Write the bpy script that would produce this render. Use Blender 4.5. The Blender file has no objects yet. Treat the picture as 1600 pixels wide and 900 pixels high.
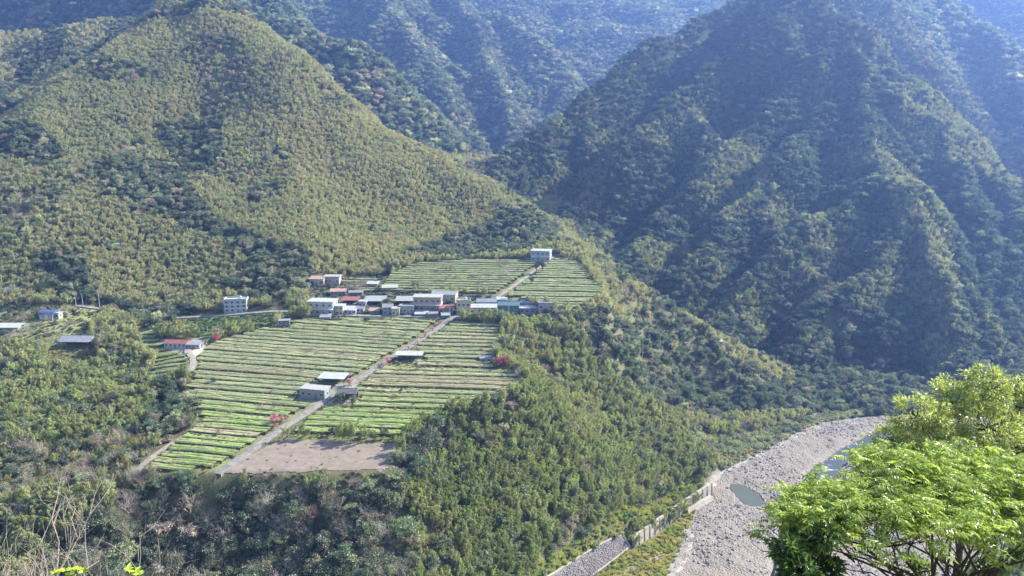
import bpy, math, random
import numpy as np

SC = bpy.context.scene
COL = SC.collection
RNG = np.random.default_rng(11)
random.seed(5)

# ------------------------------------------------------------------ camera, sky, sun, exposure
FPX, PITCH = 1250.0, math.radians(11.75)          # focal length in 1600-px pixels, downward pitch
cam = bpy.data.cameras.new('camera'); cam.sensor_width = 36.0; cam.lens = 36.0 * FPX / 1600.0
cam.clip_start = 0.2; cam.clip_end = 9000.0
camo = bpy.data.objects.new('camera', cam); COL.objects.link(camo)
camo.location = (0, 0, 0); camo.rotation_euler = (math.pi / 2 - PITCH, 0, 0); SC.camera = camo

SUN_AZ, SUN_EL = math.radians(66.0), math.radians(34.0)   # azimuth clockwise from +Y (view direction)
W = bpy.data.worlds.new('World'); SC.world = W; W.use_nodes = True
nt = W.node_tree; nt.nodes.clear()
sky = nt.nodes.new('ShaderNodeTexSky'); sky.sky_type = 'NISHITA'; sky.sun_disc = False
sky.sun_elevation = SUN_EL; sky.sun_rotation = SUN_AZ; sky.altitude = 600; sky.air_density = 1.0; sky.dust_density = 1.0
bg = nt.nodes.new('ShaderNodeBackground'); bg.inputs[1].default_value = 0.12
wo = nt.nodes.new('ShaderNodeOutputWorld')
nt.links.new(sky.outputs[0], bg.inputs[0]); nt.links.new(bg.outputs[0], wo.inputs[0])
sl = bpy.data.lights.new('sun', 'SUN'); sl.energy = 5.0; sl.angle = math.radians(0.53); sl.color = (1.0, 0.955, 0.88)
so = bpy.data.objects.new('sun', sl); COL.objects.link(so)
so.rotation_euler = (math.pi / 2 - SUN_EL, 0, -SUN_AZ + math.pi)   # lamp shines along its -Z
so.location = (0, 0, 600)
SC.view_settings.view_transform = 'Standard'; SC.view_settings.look = 'None'
SC.view_settings.exposure = 1.68; SC.view_settings.gamma = 1.0; SC.view_settings.use_curve_mapping = False
SC.render.engine = 'CYCLES'
cy = SC.cycles
cy.use_denoising = True; cy.max_bounces = 5; cy.diffuse_bounces = 2; cy.glossy_bounces = 1; cy.transmission_bounces = 2
cy.transparent_max_bounces = 4; cy.volume_bounces = 0; cy.sample_clamp_indirect = 4.0; cy.use_adaptive_sampling = True
cy.caustics_reflective = False; cy.caustics_refractive = False

# ------------------------------------------------------------------ pixel <-> world helpers (layout only)
SP, CP = math.sin(PITCH), math.cos(PITCH)
def tz(v):
    b = (450 - np.asarray(v, float)) / FPX
    return (b * CP - SP) / (CP + b * SP)
def tx(u, v):
    b = (450 - np.asarray(v, float)) / FPX
    return (np.asarray(u, float) - 800) / FPX / (CP + b * SP)
def at(u, v, Y, h=0.0):
    return np.array([tx(u, v) * Y, Y, tz(v) * Y - h])
def to_pix(x, y, z):
    f = y * CP - z * SP; up = y * SP + z * CP
    f = np.maximum(f, 1e-3)
    return 800 + FPX * x / f, 450 - FPX * up / f
def Yt(v): return 159.7 / (-tz(v) + 0.1066)       # gently rising tea terrace
def Yu(v): return 171.2 / (-tz(v) + 0.131)        # steeper terrace above the village

# ------------------------------------------------------------------ noise
def _hash(ix, iy, s):
    h = (ix.astype(np.int64) * 374761393 + iy.astype(np.int64) * 668265263 + s * 1442695041) & 0xffffffff
    h = ((h ^ (h >> 13)) * 1274126177) & 0xffffffff
    return ((h ^ (h >> 16)) & 0xffff) / 65535.0
def vnoise(x, y, s=0):
    x = np.asarray(x, float); y = np.asarray(y, float)
    ix, iy = np.floor(x), np.floor(y); fx, fy = x - ix, y - iy
    fx = fx * fx * (3 - 2 * fx); fy = fy * fy * (3 - 2 * fy)
    a = _hash(ix, iy, s); b = _hash(ix + 1, iy, s); c = _hash(ix, iy + 1, s); d = _hash(ix + 1, iy + 1, s)
    return (a + (b - a) * fx) * (1 - fy) + (c + (d - c) * fx) * fy
def fbm(x, y, s=0, o=4):
    t = 0; a = 0.5; n = 0
    for k in range(o):
        t = t + a * vnoise(x * 2 ** k + 17.3 * k, y * 2 ** k - 9.1 * k, s + k); n += a; a *= 0.5
    return t / n                                    # 0..1

# ------------------------------------------------------------------ terrain height function
CPTS = []
def c(u, v, Y, h=0.0): CPTS.append(at(u, v, Y, h))
def w(x, y, z): CPTS.append(np.array([x, y, z], float))
# tea terrace, near to far
for (u, v) in [(455,500),(560,500),(690,500),(420,540),(560,545),(660,545),(350,590),(480,595),(600,590),(330,640),(450,650),(560,640),
               (300,690),(400,690),(500,690),(610,690),(330,735),(480,730),(590,730),(700,645),(760,560),(780,515),(820,602),(250,570),(235,545),
               (245,735),(380,515),(290,540)]:
    c(u, v, Yt(v))
for (u, v) in [(490,490),(600,485),(700,485),(850,490),(500,445),(600,440),(650,415),(740,440),(760,408),(850,404),(900,415),(930,455),(820,450),(930,485)]:
    c(u, v, Yu(v), 0.5)
# fields on the left
for (u, v, Y) in [(20,520,438),(110,545,405),(60,495,455),(150,500,455),(10,462,500),(300,500,462),(370,490,470),(440,488,468),(130,480,478)]: c(u, v, Y)
# bamboo knoll and scrub on the left
for q in [(100,550,390,8),(100,650,330,8),(100,720,290,8),(215,570,388,6),(228,640,336,5),(0,600,360,8),(0,700,300,8),(-150,600,370,8),(-150,760,290,8),
          (50,760,272,5),(180,765,270,5),(150,785,264,4),(100,860,250,5),(260,800,272,6),(280,870,258,6),(200,895,246,6),(0,880,246,5),(-150,880,246,5)]: c(*q)
# nose under the bare field, falling towards us
for q in [(450,750,282,4),(600,745,284,5),(450,830,262,8),(450,895,248,8),(650,800,268,8),(650,895,248,8),(800,760,300,8),(800,850,278,8),(800,895,266,8),
          (900,780,322,8),(880,860,295,6),(950,700,360,8),(1000,760,362,7),(900,640,380,8),(700,700,308,8),(760,665,325,8),(850,560,420,7),(950,560,440,8),(840,500,462,3),
          (1040,640,430,8),(1060,690,410,5),(960,480,495,6)]: c(*q)
# spur on the right of the village going down to the river
for q in [(905,375,600,4),(930,398,580,4),(960,424,560,4),(1010,468,530,5),(1060,500,528,5),(1110,520,532,6),(1160,542,538,6),(1205,568,540,6),(1245,612,530,5),(1100,590,500,9),(1000,560,470,8),(1180,640,484,3),(1100,660,452,2)]: c(*q)
w(95,800,-115); w(95,730,-136); w(105,655,-158); w(140,610,-174); w(200,595,-182); w(290,595,-184)
# river bed
for q in [(1160,770,380),(1330,700,440),(1350,655,490),(1250,672,466),(1000,890,310),(1100,850,330),(1200,880,316),(1300,800,360),(1450,800,360),(1500,690,445),(1500,900,307)]: c(*q)
w(400,470,-186); w(330,400,-187); w(420,600,-186); w(150,270,-187); w(60,250,-182)
# slope under the camera
for q in [(0,0,-2),(40,0,0),(-40,0,0),(0,40,-34),(60,40,-32),(-60,40,-36),(0,100,-84),(100,100,-86),(-100,100,-84),(0,180,-142),(-120,180,-136),(140,200,-170),(280,200,-150),(420,260,-130),(-260,180,-130),(-260,60,-50),(240,60,-50)]: w(*q)
# left hill
for q in [(0,440,500,6),(250,470,490,5),(480,430,510,5),(430,395,522,7),(600,425,535,3),(700,395,582,3),(800,378,618,3),(868,364,645,3),
          (820,320,672,5),(760,275,698,5),(680,240,722,5),(600,190,748,5),(520,130,782,5),(470,85,806,5),(400,40,845,5),(360,0,885,5),
          (330,150,740,6),(330,60,812,6),(330,220,680,6),(350,290,625,6),(350,350,562,6),(500,300,622,6),(500,370,556,6),(600,330,632,6),(600,260,690,6),(700,330,655,6),
          (150,200,680,6),(150,280,612,6),(150,360,545,6),(130,420,508,6),(0,350,545,6),(0,260,600,6),(0,204,650,6),(-200,350,560,6),(-200,240,650,6),(-200,450,510,5),
          (0,190,672,5),(40,172,692,5),(160,88,772,5),(270,20,847,5),(320,-30,895,5),(250,300,600,6),(250,380,540,7),(420,220,690,6),
          (0,0,1150,6),(100,60,1000,6),(200,5,1080,6),(0,120,930,6),(-200,60,1000,6)]: c(*q)
for (u, Y, z) in [(80,820,25),(0,790,-8),(180,900,70),(-150,790,-10),(250,1000,110)]: w(tx(u,100)*Y, Y, z)
# drop behind the right-hand skyline of the left hill
for (u, Y, z) in [(840,760,-92),(760,790,-86),(680,830,-68),(600,880,-42),(520,930,-14),(450,980,20),(400,1040,50),(780,900,-80),(700,1000,-60)]: w(tx(u,250)*Y, Y, z)
w(-700,400,-90); w(-700,800,40); w(-700,100,-80); w(650,300,-80); w(650,600,-140); w(-300,1300,170); w(100,1200,-40); w(500,1200,-100); w(900,900,-100); w(900,500,-100)
CPTS = np.array(CPTS)

def _U(r2): return np.where(r2 > 0, 0.5 * r2 * np.log(np.maximum(r2, 1e-12)), 0.0)
_S = 200.0
_cx, _cy = CPTS[:, 0] / _S, CPTS[:, 1] / _S
_n = len(CPTS)
_K = _U((_cx[:, None] - _cx[None]) ** 2 + (_cy[:, None] - _cy[None]) ** 2) + np.eye(_n) * 0.0025
_P = np.stack([np.ones(_n), _cx, _cy], 1)
_A = np.block([[_K, _P], [_P.T, np.zeros((3, 3))]])
_sol = np.linalg.solve(_A, np.concatenate([CPTS[:, 2], np.zeros(3)]))
def tps(x, y):
    x = np.asarray(x, float); y = np.asarray(y, float); sh = x.shape
    xs, ys = x.ravel() / _S, y.ravel() / _S; out = np.empty(xs.shape)
    for i in range(0, len(xs), 60000):
        a, b = xs[i:i + 60000], ys[i:i + 60000]
        k = _U((a[:, None] - _cx[None]) ** 2 + (b[:, None] - _cy[None]) ** 2)
        out[i:i + 60000] = k @ _sol[:_n] + _sol[_n] + _sol[_n + 1] * a + _sol[_n + 2] * b
    return out.reshape(sh)

RIDGES = {'right': [], 'back': []}
def ridge(g, k, h, pts):
    q = 1.2 if g == 'back' and 400 < pts[0][0] < 1300 else 1.0     # the central ranges stand well back in the haze
    RIDGES[g].append((k, [at(u, max(v, -70) if g == 'back' else v, Y * q, h) for (u, v, Y) in pts]))
ridge('right', 1.15, 6, [(772,262,880),(790,240,910),(860,190,980),(930,130,1060),(1050,50,1180),(1130,0,1260),(1230,-50,1330),(1330,-60,1350)])
ridge('right', 1.15, 6, [(1230,-60,1330),(1255,-20,1120),(1310,22,1065),(1365,40,1042),(1395,100,1005),(1460,130,985),(1500,170,965),(1530,212,950),(1570,275,935)])
ridge('right', 1.05, 6, [(1310,22,1065),(1335,110,965),(1400,150,930),(1480,190,905),(1570,240,885),(1680,300,870)])
ridge('right', 1.25, 6, [(1335,110,965),(1360,200,855),(1385,255,795),(1420,310,725),(1440,400,652),(1470,500,592),(1490,575,552)])
ridge('right', 1.15, 6, [(1680,250,900),(1610,300,830),(1565,400,722),(1600,520,640),(1610,570,600)])
ridge('right', 1.15, 6, [(1255,-20,1120),(1150,70,1040),(1060,140,970),(980,215,910),(900,300,850),(872,338,822)])
ridge('right', 1.15, 6, [(1310,22,1065),(1235,130,960),(1160,215,890),(1080,300,812),(1000,375,742),(962,400,712)])
ridge('right', 1.15, 6, [(1335,110,965),(1270,200,882),(1200,280,803),(1120,360,736),(1050,410,692)])
ridge('right', 1.2, 6, [(1385,255,795),(1310,322,742),(1230,388,692),(1150,455,648),(1105,495,618)])
ridge('right', 1.2, 6, [(1425,320,718),(1350,405,664),(1290,475,622),(1240,535,588)])
ridge('right', 1.15, 6, [(1480,190,905),(1500,290,812),(1530,370,745),(1545,450,690)])
ridge('back', .95, 6, [(330,-60,1300),(380,-10,1255),(450,20,1232),(540,70,1200),(600,110,1180),(680,185,1150),(752,248,1120)])
ridge('back', .9, 6, [(600,-70,1900),(660,-40,1850),(720,0,1750),(830,60,1600),(900,128,1500),(862,200,1350),(800,242,1230)])
ridge('back', 1.0, 6, [(620,-80,1800),(600,10,1560),(650,90,1420),(690,150,1340),(745,215,1240)])
ridge('back', 1.0, 6, [(720,0,1750),(760,80,1520),(790,160,1380),(785,225,1260)])
ridge('back', .95, 6, [(840,-70,2300),(930,-10,2200),(1000,35,2080),(950,90,1900),(905,145,1720)])
ridge('back', .95, 6, [(1000,-70,2450),(1130,-60,2350),(1250,-70,2250),(1400,-70,2300)])
ridge('back', 1.0, 6, [(1330,-60,1500),(1400,-50,1600),(1480,15,1480),(1560,60,1400),(1680,110,1320)])
ridge('back', 1.05, 6, [(1480,15,1480),(1500,100,1360),(1550,180,1260),(1600,230,1180)])
ridge('back', 1.0, 6, [(1560,60,1400),(1640,160,1200),(1680,220,1100)])
ridge('back', .55, 6, [(-500,-80,1900),(0,-70,1800),(300,-70,2000),(700,-70,2800),(1300,-70,2700),(1700,-70,2000),(2200,-70,1800)])
ridge('back', .95, 6, [(100,-70,1700),(260,-60,1500),(420,-10,1420),(480,30,1380)])

_rs = np.random.default_rng(77)
for g_, step, lmin, lmax, sl in (('right', 95, 40, 95, .66), ('back', 120, 100, 240, .62)):
    extra = []
    for k, pts in RIDGES[g_]:
        P_ = np.array(pts); sd = _rs.choice([-1, 1]); acc = _rs.uniform(0, step)
        for a, b in zip(P_[:-1], P_[1:]):
            L = np.hypot(*(b - a)[:2]); d = (b - a)[:2] / L; dn = d if b[2] < a[2] else -d
            while acc < L:
                p = a + (b - a) * acc / L; n_ = np.array([-d[1], d[0]]) * sd; dr = n_ * _rs.uniform(.6, 1.0) + dn * _rs.uniform(.1, 1.1); dr /= np.hypot(*dr)
                ln = _rs.uniform(lmin, lmax); bend = np.array([-dr[1], dr[0]]) * _rs.uniform(-.35, .35)
                q1 = p[:2] + dr * ln * .5; q2 = q1 + (dr + bend) * ln * .5
                extra.append((1.35, [np.array([*p[:2], p[2] - 5]), np.array([*q1, p[2] - 5 - sl * ln * .5 * _rs.uniform(.85, 1.1)]), np.array([*q2, p[2] - 5 - sl * ln * 1.08])]))
                sd = -sd; acc += step * _rs.uniform(.6, 1.3)
            acc -= L
    RIDGES[g_] += extra

def tents(g, x, y):
    z = np.full(np.shape(x), -400.0)
    for k, pts in RIDGES[g]:
        for a, b in zip(pts[:-1], pts[1:]):
            dx, dy = b[0] - a[0], b[1] - a[1]; L2 = dx * dx + dy * dy
            t = np.clip(((x - a[0]) * dx + (y - a[1]) * dy) / L2, 0, 1)
            d = np.hypot(x - a[0] - t * dx, y - a[1] - t * dy)
            d = np.sqrt(d * d + 30.0) - 5.5          # rounded crest
            z = np.maximum(z, a[2] + t * (b[2] - a[2]) - k * d)
    return z

def smax(a, b, r=6.0):
    h = np.clip(0.5 + 0.5 * (a - b) / r, 0, 1)
    return b + (a - b) * h + r * h * (1 - h)
def poly_in(poly, x, y):
    x = np.asarray(x); y = np.asarray(y); r = np.zeros(x.shape, bool)
    n = len(poly); j = n - 1
    for i in range(n):
        xi, yi = poly[i]; xj, yj = poly[j]
        if yi != yj:
            cnd = ((yi > y) != (yj > y)) & (x < (xj - xi) * (y - yi) / (yj - yi) + xi)
            r ^= cnd
        j = i
    return r
def poly_dist(poly, x, y, closed=True):
    d = np.full(np.shape(x), 1e9)
    m = len(poly)
    for i in range(m if closed else m - 1):
        a, b = poly[i], poly[(i + 1) % m]
        dx, dy = b[0] - a[0], b[1] - a[1]; L2 = dx * dx + dy * dy + 1e-9
        t = np.clip(((x - a[0]) * dx + (y - a[1]) * dy) / L2, 0, 1)
        d = np.minimum(d, np.hypot(x - a[0] - t * dx, y - a[1] - t * dy))
    return d
RIVZ = -187.0
def on_plane(u, v, z): Y = z / tz(v); return (float(tx(u, v) * Y), float(Y))
RIVER = [on_plane(u, v, RIVZ) for (u, v) in [(1103,768),(1130,735),(1165,718),(1230,684),(1285,660),(1375,648),(1480,648),(1700,660),(1700,760),(1500,900),(1380,990),(990,990),(1030,925),(1058,870),(1078,820),(1096,780)]]

FLOOD = [on_plane(u, v, RIVZ) for (u, v) in [(1110,768),(1130,735),(1165,718),(1230,684),(1285,660),(1375,648),(1480,648),(1700,660),(1700,760),(1500,900),(1380,990),(830,990),(880,934),(906,912),(932,893),(958,874),(986,853),(1016,832),(1050,808),(1086,784)]]
CHAN = [on_plane(u, v, RIVZ) for (u, v) in [(1420,668),(1385,678),(1350,692),(1325,706),(1302,722),(1282,740),(1268,765),(1258,795),(1246,825),(1236,850),(1232,900),(1240,960)]]
def chaikin(p, n=2):
    for _ in range(n): p = [q for a, b in zip(p, p[1:] + p[:1]) for q in ((a[0] * .75 + b[0] * .25, a[1] * .75 + b[1] * .25), (a[0] * .25 + b[0] * .75, a[1] * .25 + b[1] * .75))]
    return p
POOL = [on_plane(u, v, RIVZ) for (u, v) in [(1143,758),(1160,757),(1172,764),(1188,776),(1186,787),(1170,787),(1156,776)]]
POOL = chaikin(POOL, 1)
def sstep(t): t = np.clip(t, 0, 1); return t * t * (3 - 2 * t)
def Hraw(x, y):
    x = np.asarray(x, float); y = np.asarray(y, float)
    v = tps(x, y)
    v = np.where(y < 215, np.minimum(v, -0.70 * y - 1.8), v)
    far = np.clip((y - 1050) / 250, 0, 1)
    v = v * (1 - far) + np.minimum(v, -90) * far
    # small gullies, only on the hills
    hill = np.clip((y - 500) / 120, 0, 1) * np.clip((v + 96) / 30, 0, 1)
    v = v + hill * ((fbm(x / 55, y / 85, 3, 4) - .5) * 26)
    wx = x + (fbm(x / 80, y / 80, 21, 3) - .5) * 95; wy = y + (fbm(x / 80, y / 80, 22, 3) - .5) * 95
    r = tents('right', wx * .55 + x * .45, wy * .55 + y * .45) + (fbm(x / 60, y / 60, 31, 4) - .5) * 30
    wx = x + (fbm(x / 130, y / 130, 41, 3) - .5) * 130; wy = y + (fbm(x / 130, y / 130, 42, 3) - .5) * 130
    b = tents('back', wx * .6 + x * .4, wy * .6 + y * .4) + (fbm(x / 95, y / 95, 43, 4) - .5) * 50
    return v, r, b
TEA_LOW = [tuple(at(u, v, Yt(v))[:2]) for (u, v) in [(455,500),(790,508),(772,545),(775,575),(800,580),(828,606),(760,640),(690,650),(628,692),(604,736),(345,742),(235,742),(272,690),(312,660),(288,606),(330,535),(400,518)]]
TEA_UP = [tuple(at(u, v, Yu(v))[:2]) for (u, v) in [(592,457),(605,432),(650,412),(760,406),(903,404),(930,445),(948,472),(900,490),(790,466),(700,460)]]
def shape_river(z, x, y):
    for poly, a, b in ((TEA_LOW, -159.7, .1066), (TEA_UP, -171.2, .131)):      # even ground under the tea
        d = poly_dist(poly, x, y); sd = np.where(poly_in(poly, x, y), -d, d); k = sstep((7.0 - sd) / 9.0); z = z * (1 - k) + (a + b * y) * k
    inn = poly_in(FLOOD, x, y); d = poly_dist(FLOOD, x, y)
    sd = np.where(inn, -d, d)
    t = np.clip((5.0 - sd) / 5.0, 0, 1); t = t * t * (3 - 2 * t)
    bed = RIVZ - 0.4 + (fbm(x / 14, y / 14, 51, 3) - .5) * 2.2
    bed = bed - 2.6 * sstep((9.5 - poly_dist(CHAN, x, y, False)) / 5.0)
    pd = poly_dist(POOL, x, y); bed = np.where(poly_in(POOL, x, y), RIVZ - 2.2, bed - 1.6 * sstep((2.5 - pd) / 2.5))
    return z * (1 - t) + bed * t
def H(x, y):
    v, r, b = Hraw(x, y)
    return shape_river(smax(smax(v, r, 8.0), b, 8.0), x, y)
# the height field, sampled once on a fan-shaped grid that also becomes the terrain mesh
NT, NR, R0, R1 = 330, 570, 7.0, 3900.0
th = np.radians(np.linspace(-50, 50, NT)); rr = np.exp(np.linspace(math.log(R0), math.log(R1), NR))
TH, RR = np.meshgrid(th, rr)
GX, GY = np.sin(TH) * RR, np.cos(TH) * RR - 8.0
gv, gr, gb = Hraw(GX, GY)
GZ = shape_river(smax(smax(gv, gr, 8.0), gb, 8.0), GX, GY)
gid = np.where((gr > gv) & (gr > gb), 2, np.where(gb > gv, 3, 1))
def _cell(x, y):
    r = np.maximum(np.hypot(x, y + 8.0), R0); t = np.arctan2(x, y + 8.0)
    return np.clip((t - th[0]) / (th[1] - th[0]), 0, NT - 1.001), np.clip(np.log(r / R0) / math.log(R1 / R0) * (NR - 1), 0, NR - 1.001)
def HF(x, y):
    """height of the terrain mesh"""
    c_, r_ = _cell(np.asarray(x, float), np.asarray(y, float)); i, j = r_.astype(int), c_.astype(int); a, b = r_ - i, c_ - j
    return (GZ[i, j] * (1 - b) + GZ[i, j + 1] * b) * (1 - a) + (GZ[i + 1, j] * (1 - b) + GZ[i + 1, j + 1] * b) * a
def hill_id(x, y):
    c_, r_ = _cell(x, y); return gid[np.round(r_).astype(int), np.round(c_).astype(int)]
_YS = np.concatenate([np.linspace(8, 200, 100), np.linspace(202, 760, 560), np.linspace(764, 3100, 480)])
def hit(u, v, off=0.0):
    """ground point seen in direction (u, v)"""
    X = tx(u, v) * _YS; Zr = tz(v) * _YS
    Hs = HF(X, _YS) + off
    k = np.nonzero(Hs > Zr)[0]
    i = k[0] if len(k) else len(_YS) - 1
    if i == 0: return np.array([X[0], _YS[0], Hs[0]])
    a0, a1 = Zr[i - 1] - Hs[i - 1], Zr[i] - Hs[i]
    f = a0 / (a0 - a1) if a0 != a1 else 0
    Y = _YS[i - 1] + f * (_YS[i] - _YS[i - 1])
    return np.array([tx(u, v) * Y, Y, tz(v) * Y - off])
def ground_poly(pts): return [tuple(hit(u, v)[:2]) for (u, v) in pts]

# ------------------------------------------------------------------ materials
def new_mat(name):
    m = bpy.data.materials.new(name); m.use_nodes = True
    n = m.node_tree.nodes; n.clear()
    return m, n, m.node_tree.links
MATS = {}
def paint(name, col, rough=0.75, var=0.18, scale=1.2, spec=0.25, dirt=None, metal=0.0):
    """plain painted / mineral surface with blotchy wear"""
    if name in MATS: return MATS[name]
    m, n, l = new_mat(name)
    out = n.new('ShaderNodeOutputMaterial'); p = n.new('ShaderNodeBsdfPrincipled')
    tc = n.new('ShaderNodeNewGeometry'); nz = n.new('ShaderNodeTexNoise')
    nz.inputs['Scale'].default_value = scale; nz.inputs['Detail'].default_value = 5; nz.inputs['Roughness'].default_value = .65
    l.new(tc.outputs['Position'], nz.inputs['Vector'])
    mr = n.new('ShaderNodeMapRange'); mr.inputs[1].default_value = .3; mr.inputs[2].default_value = .7
    l.new(nz.outputs[0], mr.inputs[0])
    mx = n.new('ShaderNodeMix'); mx.data_type = 'RGBA'
    d = dirt or tuple(x * (1 - var * 2.2) for x in col)
    mx.inputs[6].default_value = (*d, 1); mx.inputs[7].default_value = (*[min(1, x * (1 + var * .5)) for x in col], 1)
    l.new(mr.outputs[0], mx.inputs[0]); l.new(mx.outputs[2], p.inputs['Base Color'])
    p.inputs['Roughness'].default_value = rough; p.inputs['Specular IOR Level'].default_value = spec; p.inputs['Metallic'].default_value = metal
    l.new(p.outputs[0], out.inputs[0]); MATS[name] = m
    return m
def leaf_mat(name, trans=0.32, gloss=0.05, own=None, vary=(0.55, 1.45), rough=.42):
    m, n, l = new_mat(name)
    out = n.new('ShaderNodeOutputMaterial')
    if own is None:
        a = n.new('ShaderNodeAttribute'); a.attribute_type = 'INSTANCER'; a.attribute_name = 'tint'; colr = a.outputs['Color']
    else:
        a = n.new('ShaderNodeRGB'); a.outputs[0].default_value = (*own, 1); colr = a.outputs[0]
    g = n.new('ShaderNodeNewGeometry')
    mr = n.new('ShaderNodeMapRange'); mr.inputs[3].default_value = vary[0]; mr.inputs[4].default_value = vary[1]
    l.new(g.outputs['Random Per Island'], mr.inputs[0])
    sc = n.new('ShaderNodeVectorMath'); sc.operation = 'SCALE'; l.new(colr, sc.inputs[0]); l.new(mr.outputs[0], sc.inputs['Scale'])
    df = n.new('ShaderNodeBsdfDiffuse'); l.new(sc.outputs[0], df.inputs['Color'])
    tr = n.new('ShaderNodeBsdfTranslucent')
    tm = n.new('ShaderNodeVectorMath'); tm.operation = 'MULTIPLY'; tm.inputs[1].default_value = (1.25, 1.3, .7)
    l.new(sc.outputs[0], tm.inputs[0]); l.new(tm.outputs[0], tr.inputs['Color'])
    m1 = n.new('ShaderNodeMixShader'); m1.inputs[0].default_value = trans
    l.new(df.outputs[0], m1.inputs[1]); l.new(tr.outputs[0], m1.inputs[2])
    gl = n.new('ShaderNodeBsdfGlossy'); gl.inputs['Roughness'].default_value = rough; gl.inputs['Color'].default_value = (.9, .95, 1, 1)
    m2 = n.new('ShaderNodeMixShader'); m2.inputs[0].default_value = gloss
    l.new(m1.outputs[0], m2.inputs[1]); l.new(gl.outputs[0], m2.inputs[2])
    l.new(m2.outputs[0], out.inputs[0])
    return m
LEAF = leaf_mat('tree_leaves', .38, .05)
BAMBOO = leaf_mat('bamboo_leaves', .5, .02, None, (.7, 1.3))
TWIG = leaf_mat('bare_twigs', 0.0, 0.0, None, (.7, 1.3))
BARK = paint('tree_bark', (.14, .115, .09), .9, .25, 2.0)
CULM = paint('bamboo_culm', (.20, .21, .09), .6, .2, 1.0)

def ground_mat(name, cols, bump=0.0, fine=1.4):
    """vertex-attribute zone colour ('zone') broken up by two scales of noise"""
    m, n, l = new_mat(name)
    out = n.new('ShaderNodeOutputMaterial'); p = n.new('ShaderNodeBsdfDiffuse')
    a = n.new('ShaderNodeAttribute'); a.attribute_name = 'zone'
    g = n.new('ShaderNodeNewGeometry')
    n1 = n.new('ShaderNodeTexNoise'); n1.inputs['Scale'].default_value = .11; n1.inputs['Detail'].default_value = 6
    n2 = n.new('ShaderNodeTexNoise'); n2.inputs['Scale'].default_value = fine; n2.inputs['Detail'].default_value = 4
    l.new(g.outputs['Position'], n1.inputs['Vector']); l.new(g.outputs['Position'], n2.inputs['Vector'])
    ad = n.new('ShaderNodeMath'); ad.operation = 'ADD'; l.new(n1.outputs[0], ad.inputs[0]); l.new(n2.outputs[0], ad.inputs[1])
    mr = n.new('ShaderNodeMapRange'); mr.inputs[1].default_value = .7; mr.inputs[2].default_value = 1.3; mr.inputs[3].default_value = .55; mr.inputs[4].default_value = 1.4
    l.new(ad.outputs[0], mr.inputs[0])
    sc = n.new('ShaderNodeVectorMath'); sc.operation = 'SCALE'; l.new(a.outputs['Color'], sc.inputs[0]); l.new(mr.outputs[0], sc.inputs['Scale'])
    l.new(sc.outputs[0], p.inputs['Color']); l.new(p.outputs[0], out.inputs[0])
    return m
GROUND = ground_mat('ground_cover', None)

# ------------------------------------------------------------------ mesh helpers
def mesh_np(name, V, F, mats, smooth=False, mat_idx=None):
    """V (n,3), F (m,k) int array (one polygon size)"""
    me = bpy.data.meshes.new(name)
    V = np.asarray(V, np.float32); F = np.asarray(F, np.int32)
    me.vertices.add(len(V)); me.vertices.foreach_set('co', V.ravel())
    m, k = F.shape
    me.loops.add(m * k); me.loops.foreach_set('vertex_index', F.ravel())
    me.polygons.add(m); me.polygons.foreach_set('loop_start', np.arange(0, m * k, k, dtype=np.int32))
    for mt in (mats if isinstance(mats, (list, tuple)) else [mats]): me.materials.append(mt)
    if mat_idx is not None: me.polygons.foreach_set('material_index', np.asarray(mat_idx, np.int32))
    me.polygons.foreach_set('use_smooth', np.full(m, smooth, bool))
    me.update(calc_edges=True); me.validate()
    return me
def link(name, me, parent=None, loc=None, rz=None, label=None, cat=None, group=None, kind=None):
    o = bpy.data.objects.new(name, me); COL.objects.link(o)
    if parent is not None: o.parent = parent
    if loc is not None: o.location = [float(q) for q in loc]
    if rz is not None: o.rotation_euler = (0, 0, float(rz))
    if label: o['label'] = label
    if cat: o['category'] = cat
    if group: o['group'] = group
    if kind: o['kind'] = kind
    return o
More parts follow.
